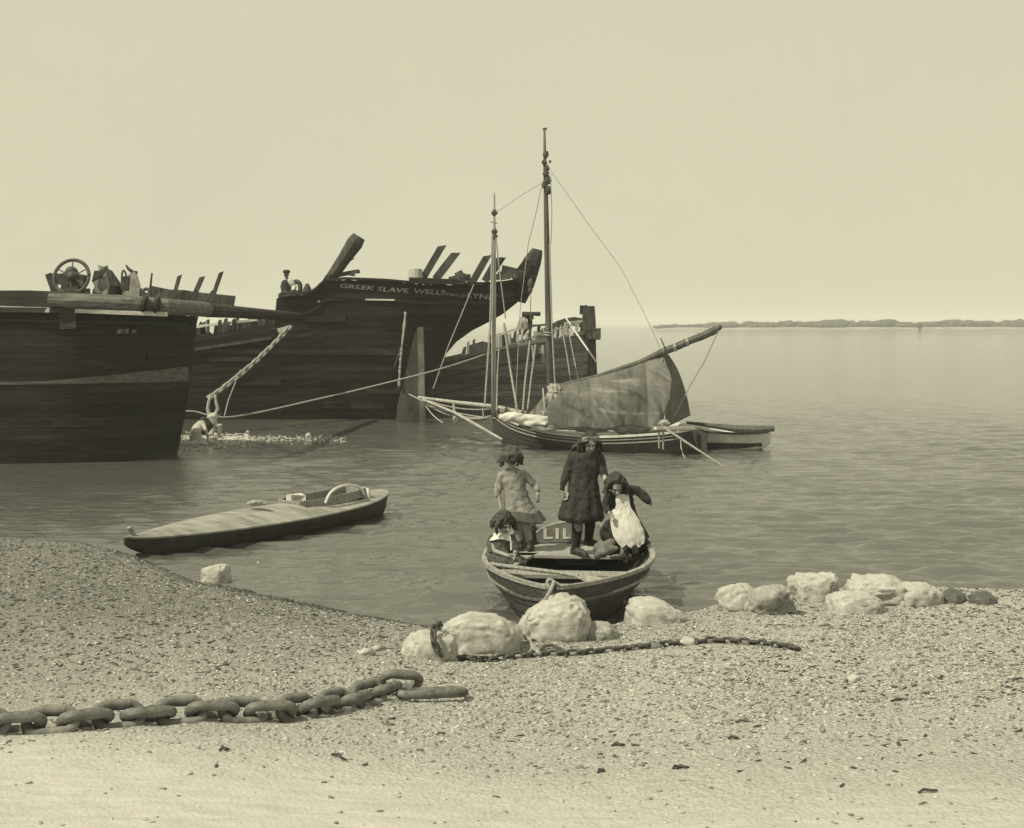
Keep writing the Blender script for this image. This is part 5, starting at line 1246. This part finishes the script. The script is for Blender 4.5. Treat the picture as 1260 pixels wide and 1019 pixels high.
b.build('body', M['skin'], t, mods=RM(.0065)); features(e, mt_, rot, t)
dr = MB(); skirt(dr, [(P(618,657,D), .06, .055, 0),(P(617,661,D), .12, .08, .01),(P(615,672,D), .12, .09, .02),(P(612,684,D), .13, .11, .03),(P(611,694,D), .14, .13, .03)], 8, seed=9)
dr.tube([P(608,688,D), P(624,689,D-.1), P(637,693,D-.14)], [.085,.075,.06], 12, round_=True, lump=.05); dr.tube([P(612,688,D+.08), P(630,687,D+.0), P(642,692,D-.02)], [.08,.07,.055], 12, round_=True, lump=.05)
dr.tube([P(606,663,D), P(604,671,D-.02), P(606,677,D-.06)], [.046,.046,.042], 10, round_=True); dr.tube([P(629,663,D), P(634,671,D-.02), P(635,676,D-.03)], [.046,.044,.04], 10, round_=True)
dr.build('dress', M['dress_print'], t, mods=CL(.010, .022))
cl_ = MB(); skirt(cl_, [(P(618,655,D), .055, .05, .02),(P(616,660,D-.01), .105, .085, .04),(P(615,663,D-.01), .115, .092, .05)], 7); cl_.build('collar', M['apron'], t)
MB().tube([P(627,659,D-.12), P(629,668,D-.12), P(629,677,D-.13)], [.009,.011,.009], 6).build('scarf_end', M['apron'], t)
hm = MB(); mess_hair(hm, hc, rot, .108, .075, 21, 38, arc=(-.80,.80)); hm.build('hair', M['hair'], t, mods=HR(.008, .02))

# --- boy up on the black hulk
D = 41.2
t = thing('person', P(354,368,D), 'boy in a cap and pale shirt sitting on the edge of the black hulk', 'person')
b = MB(); hc = P(352.5,338,D); e, mt_, rot = head(b, hc, Vector((-.3,-1,-.2)), s=1.05)
b.tube([hc-Z*.05, P(353.5,344.5,D), P(354,348,D)], [.045,.045,.06], 10, round_=True); b.tube([P(354,348,D), P(354,355,D), P(354,362,D)], [.13,.12,.13], 12, round_=True, flat=.8)
b.tube([P(351,362,D), P(347,364,D-.4), P(346,372,D-.45)], [.09,.07,.05], 10, round_=True); b.tube([P(357,362,D), P(362,360,D-.4), P(367,366,D-.45)], [.09,.07,.05], 10, round_=True)
b.tube([P(349,347,D), P(347.5,354,D), P(350,359,D-.2)], [.05,.045,.03], 10, round_=True); hand(b, P(350,359,D-.2), Vector((1,-.3,-.3)), Vector((0,0,1)), 1)
b.tube([P(359,347,D), P(362,352,D), P(361,357,D-.25)], [.05,.045,.03], 10, round_=True); hand(b, P(361,357,D-.25), Vector((.3,-.5,-.8)), Vector((-1,0,0)), 1)
b.build('body', M['skin_dark'], t, mods=RM(.010)); features(e, mt_, rot, t)
dr = MB(); skirt(dr, [(P(354,344.5,D), .09, .08, 0),(P(354,347,D), .19, .12, .01),(P(353.5,354,D), .18, .13, .02),(P(354,362,D), .2, .16, .02)], 8, seed=2)
dr.tube([P(350,347,D), P(347.5,353,D), P(349,358,D-.15)], [.07,.07,.055], 10, round_=True); dr.build('jacket', M['navy'], t, mods=CL(.015))
dr = MB(); dr.tube([P(357,346,D-.1), P(360,350,D-.1), P(362,353,D-.1), P(361,357,D-.25)], [.08,.09,.08,.06], 10, round_=True); dr.build('shirt_sleeve', M['shirt'], t, mods=RM(.015))
dr = MB(); dr.tube([P(351,362,D), P(346,364,D-.4), P(345.5,371,D-.45)], [.12,.10,.08], 10, round_=True); dr.tube([P(357,362,D), P(363,360,D-.4), P(368,366,D-.45)], [.12,.10,.08], 10, round_=True); dr.build('trousers', M['tar2'] if 0 else M['navy'], t, mods=RM(.015))
mb = MB(); mb.ell(hc+Z*.09, (.12,.125,.06)); mb.ell(hc+Z*.065+Vector((-.03,-.11,0)), (.08,.06,.012)); mb.build('cap', M['navy'], t, mods=RM(.012))
mb = MB(); mb.tube(catmull([P(361,362,41.2), P(360.5,352,41.2), P(364,346.5,41.2), P(369,350,41.2), P(369.5,362,41.2)], 5), .07, 8)
tag(mb.build('iron_fitting', M['iron'], None), 'rounded iron hoop standing beside the boy on the hulk', 'fitting')
tag(MB().tube([P(378,366,41.2), P(378,355,41.2), P(378,349,41.2)], [.16,.12,.05], 8, lump=.1).build('timber_stub', M['timber']), 'short pointed timber stub between the boy and the raking post', 'timber')

# --- swimmers by the chain
D = 35.0
t = thing('person', P(264,534,D), 'bare-backed swimmer gripping the slanting chain with both arms raised', 'person', 'swimmers')
b = MB(); hc = P(268.5,508,D+.1); e, mt_, rot = head(b, hc, Vector((.2,1,.25)), s=1.0)
b.tube([hc-Z*.04, P(265.5,512,D), P(262,514,D)], [.045,.045,.07], 10, round_=True)
b.tube([P(262,513,D), P(259.5,514,D-.05), P(262,520,D-.05), P(262,527,D)], [.13,.14,.12,.12], 12, round_=True, flat=.85)
b.tube([P(258,512,D), P(255.5,503,D), P(257,494,D), P(258,491,D)], [.055,.045,.04,.032], 10, round_=True); hand(b, P(258,491,D), Vector((.1,0,1)), Vector((1,0,0)), 1, .8)
b.tube([P(265,511,D), P(268,503,D), P(266,495,D), P(265,488,D)], [.055,.045,.04,.032], 10, round_=True); hand(b, P(265,488,D), Vector((.1,0,1)), Vector((-1,0,0)), 1, .8)
b.tube([P(261,526,D), P(260,534,D-.1), P(259,542,D)], [.10,.08,.06], 10, round_=True); b.tube([P(266,525,D), P(271,523,D-.1), P(270,534,D)], [.09,.07,.05], 10, round_=True)
b.build('body', M['skin_wet'], t, mods=RM(.010)); features(e, mt_, rot, t)
mb = MB(); mb.ell(hc+Vector((0,-.03,.03)), (.085,.095,.09), lump=.2); mb.build('hair', M['hair'], t, mods=RM(.012))
D = 33.8
t = thing('person', P(244,540,D), 'swimmer stooping low with bent back at the left edge of the foam', 'person', 'swimmers')
b = MB(); hc = P(250,519,D+.5); e, mt_, rot = head(b, hc, Vector((.5,1,-.4)))
b.tube([hc-Vector((.03,.03,.03)), P(247.5,521.5,D+.3), P(246,524,D+.2)], [.045,.05,.07], 10, round_=True)
b.tube([P(247,523,D+.2), P(243,527,D+.1), P(240.5,533,D), P(239,540,D)], [.13,.14,.14,.13], 12, round_=True, flat=.85)
b.tube([P(251,524,D+.1), P(253,530,D), P(255,535,D)], [.055,.045,.04], 10, round_=True); hand(b, P(255,535,D), Vector((.2,0,-1)), Vector((1,0,0)), 1, .5)
b.tube([P(238,537,D), P(238,546,D)], [.11,.08], 10, round_=True); b.tube([P(243,535,D), P(245,545,D)], [.10,.07], 10, round_=True)
b.build('body', M['skin_wet'], t, mods=RM(.010)); features(e, mt_, rot, t)
mb = MB(); mb.ell(hc+Vector((0,-.02,.03)), (.085,.095,.09), lump=.2); mb.build('hair', M['hair'], t, mods=RM(.012))
dr = MB(); dr.tube([P(252,519,D+.45), P(256,524,D+.45), P(252,531,D+.3)], [.12,.14,.1], 10, round_=True); dr.build('dark_towel', M['navy'], t, mods=RM(.02))
D = 34.4
t = thing('person', P(380,543,D), 'swimmer with only the pale head above water, right of the foam', 'person', 'swimmers')
b = MB(); hc = P(379.5,537.5,D); e, mt_, rot = head(b, hc, Vector((-.8,-1,.1)), s=1.05)
b.tube([hc-Z*.06, hc-Z*.18], [.05,.08], 10, round_=True); b.tube([hc-Z*.2-Vector((.16,0,0)), hc-Z*.2+Vector((.16,0,0))], [.08,.08], 10, round_=True); b.tube([hc-Z*.2, hc-Z*.5], [.13,.12], 10, round_=True)
b.build('body', M['skin_wet'], t, mods=RM(.010)); features(e, mt_, rot, t)
mb = MB(); mb.ell(hc+Vector((.02,.04,.035)), (.075,.08,.075), lump=.2); mb.build('hair', M['hair_mid'], t, mods=RM(.012))
# foam: ragged lumps of broken water round the swimmers
mb = MB(); r_ = random.Random(5)
for i in range(1100):
    u = r_.random(); px = 226+78*u+r_.gauss(0, 9); D = 34.0+r_.gauss(0, .9)
    if r_.random() < .35: px = 300+125*r_.random()**1.3; D = 34.3+r_.gauss(0, .5)
    s_ = r_.uniform(.004, .024)*(1 if px < 305 else .55)
    X = (px-CX)/F*D; mb.ell((X, D, .015), (s_*r_.uniform(1.5, 4), s_*r_.uniform(1, 2.5), s_*r_.uniform(.4, 1.6)), nu=8, nv=5, lump=1.2, seed=i)
o = mb.build('foam', M['foam'], smooth=True); tag(o, 'white broken water splashed up round the swimmers', 'foam', kind='stuff')

# ------------------------------------------------------------------ haze: thin bright sea air
hm_ = bpy.data.materials.new('haze'); hm_.use_nodes = True; n = hm_.node_tree; n.nodes.clear()
o_ = n.nodes.new("ShaderNodeOutputMaterial"); pv = n.nodes.new("ShaderNodeVolumePrincipled")
pv.inputs['Color'].default_value = (1,1,1,1); pv.inputs['Density'].default_value = .0007; pv.inputs['Anisotropy'].default_value = .0
n.links.new(pv.outputs[0], o_.inputs['Volume'])
hz_ = MB().box((0, 1235, 6.0), (5300, 2700, 16.0)).build('haze', hm_); tag(hz_, 'thin pale sea haze softening the far shore', 'haze', kind='stuff')
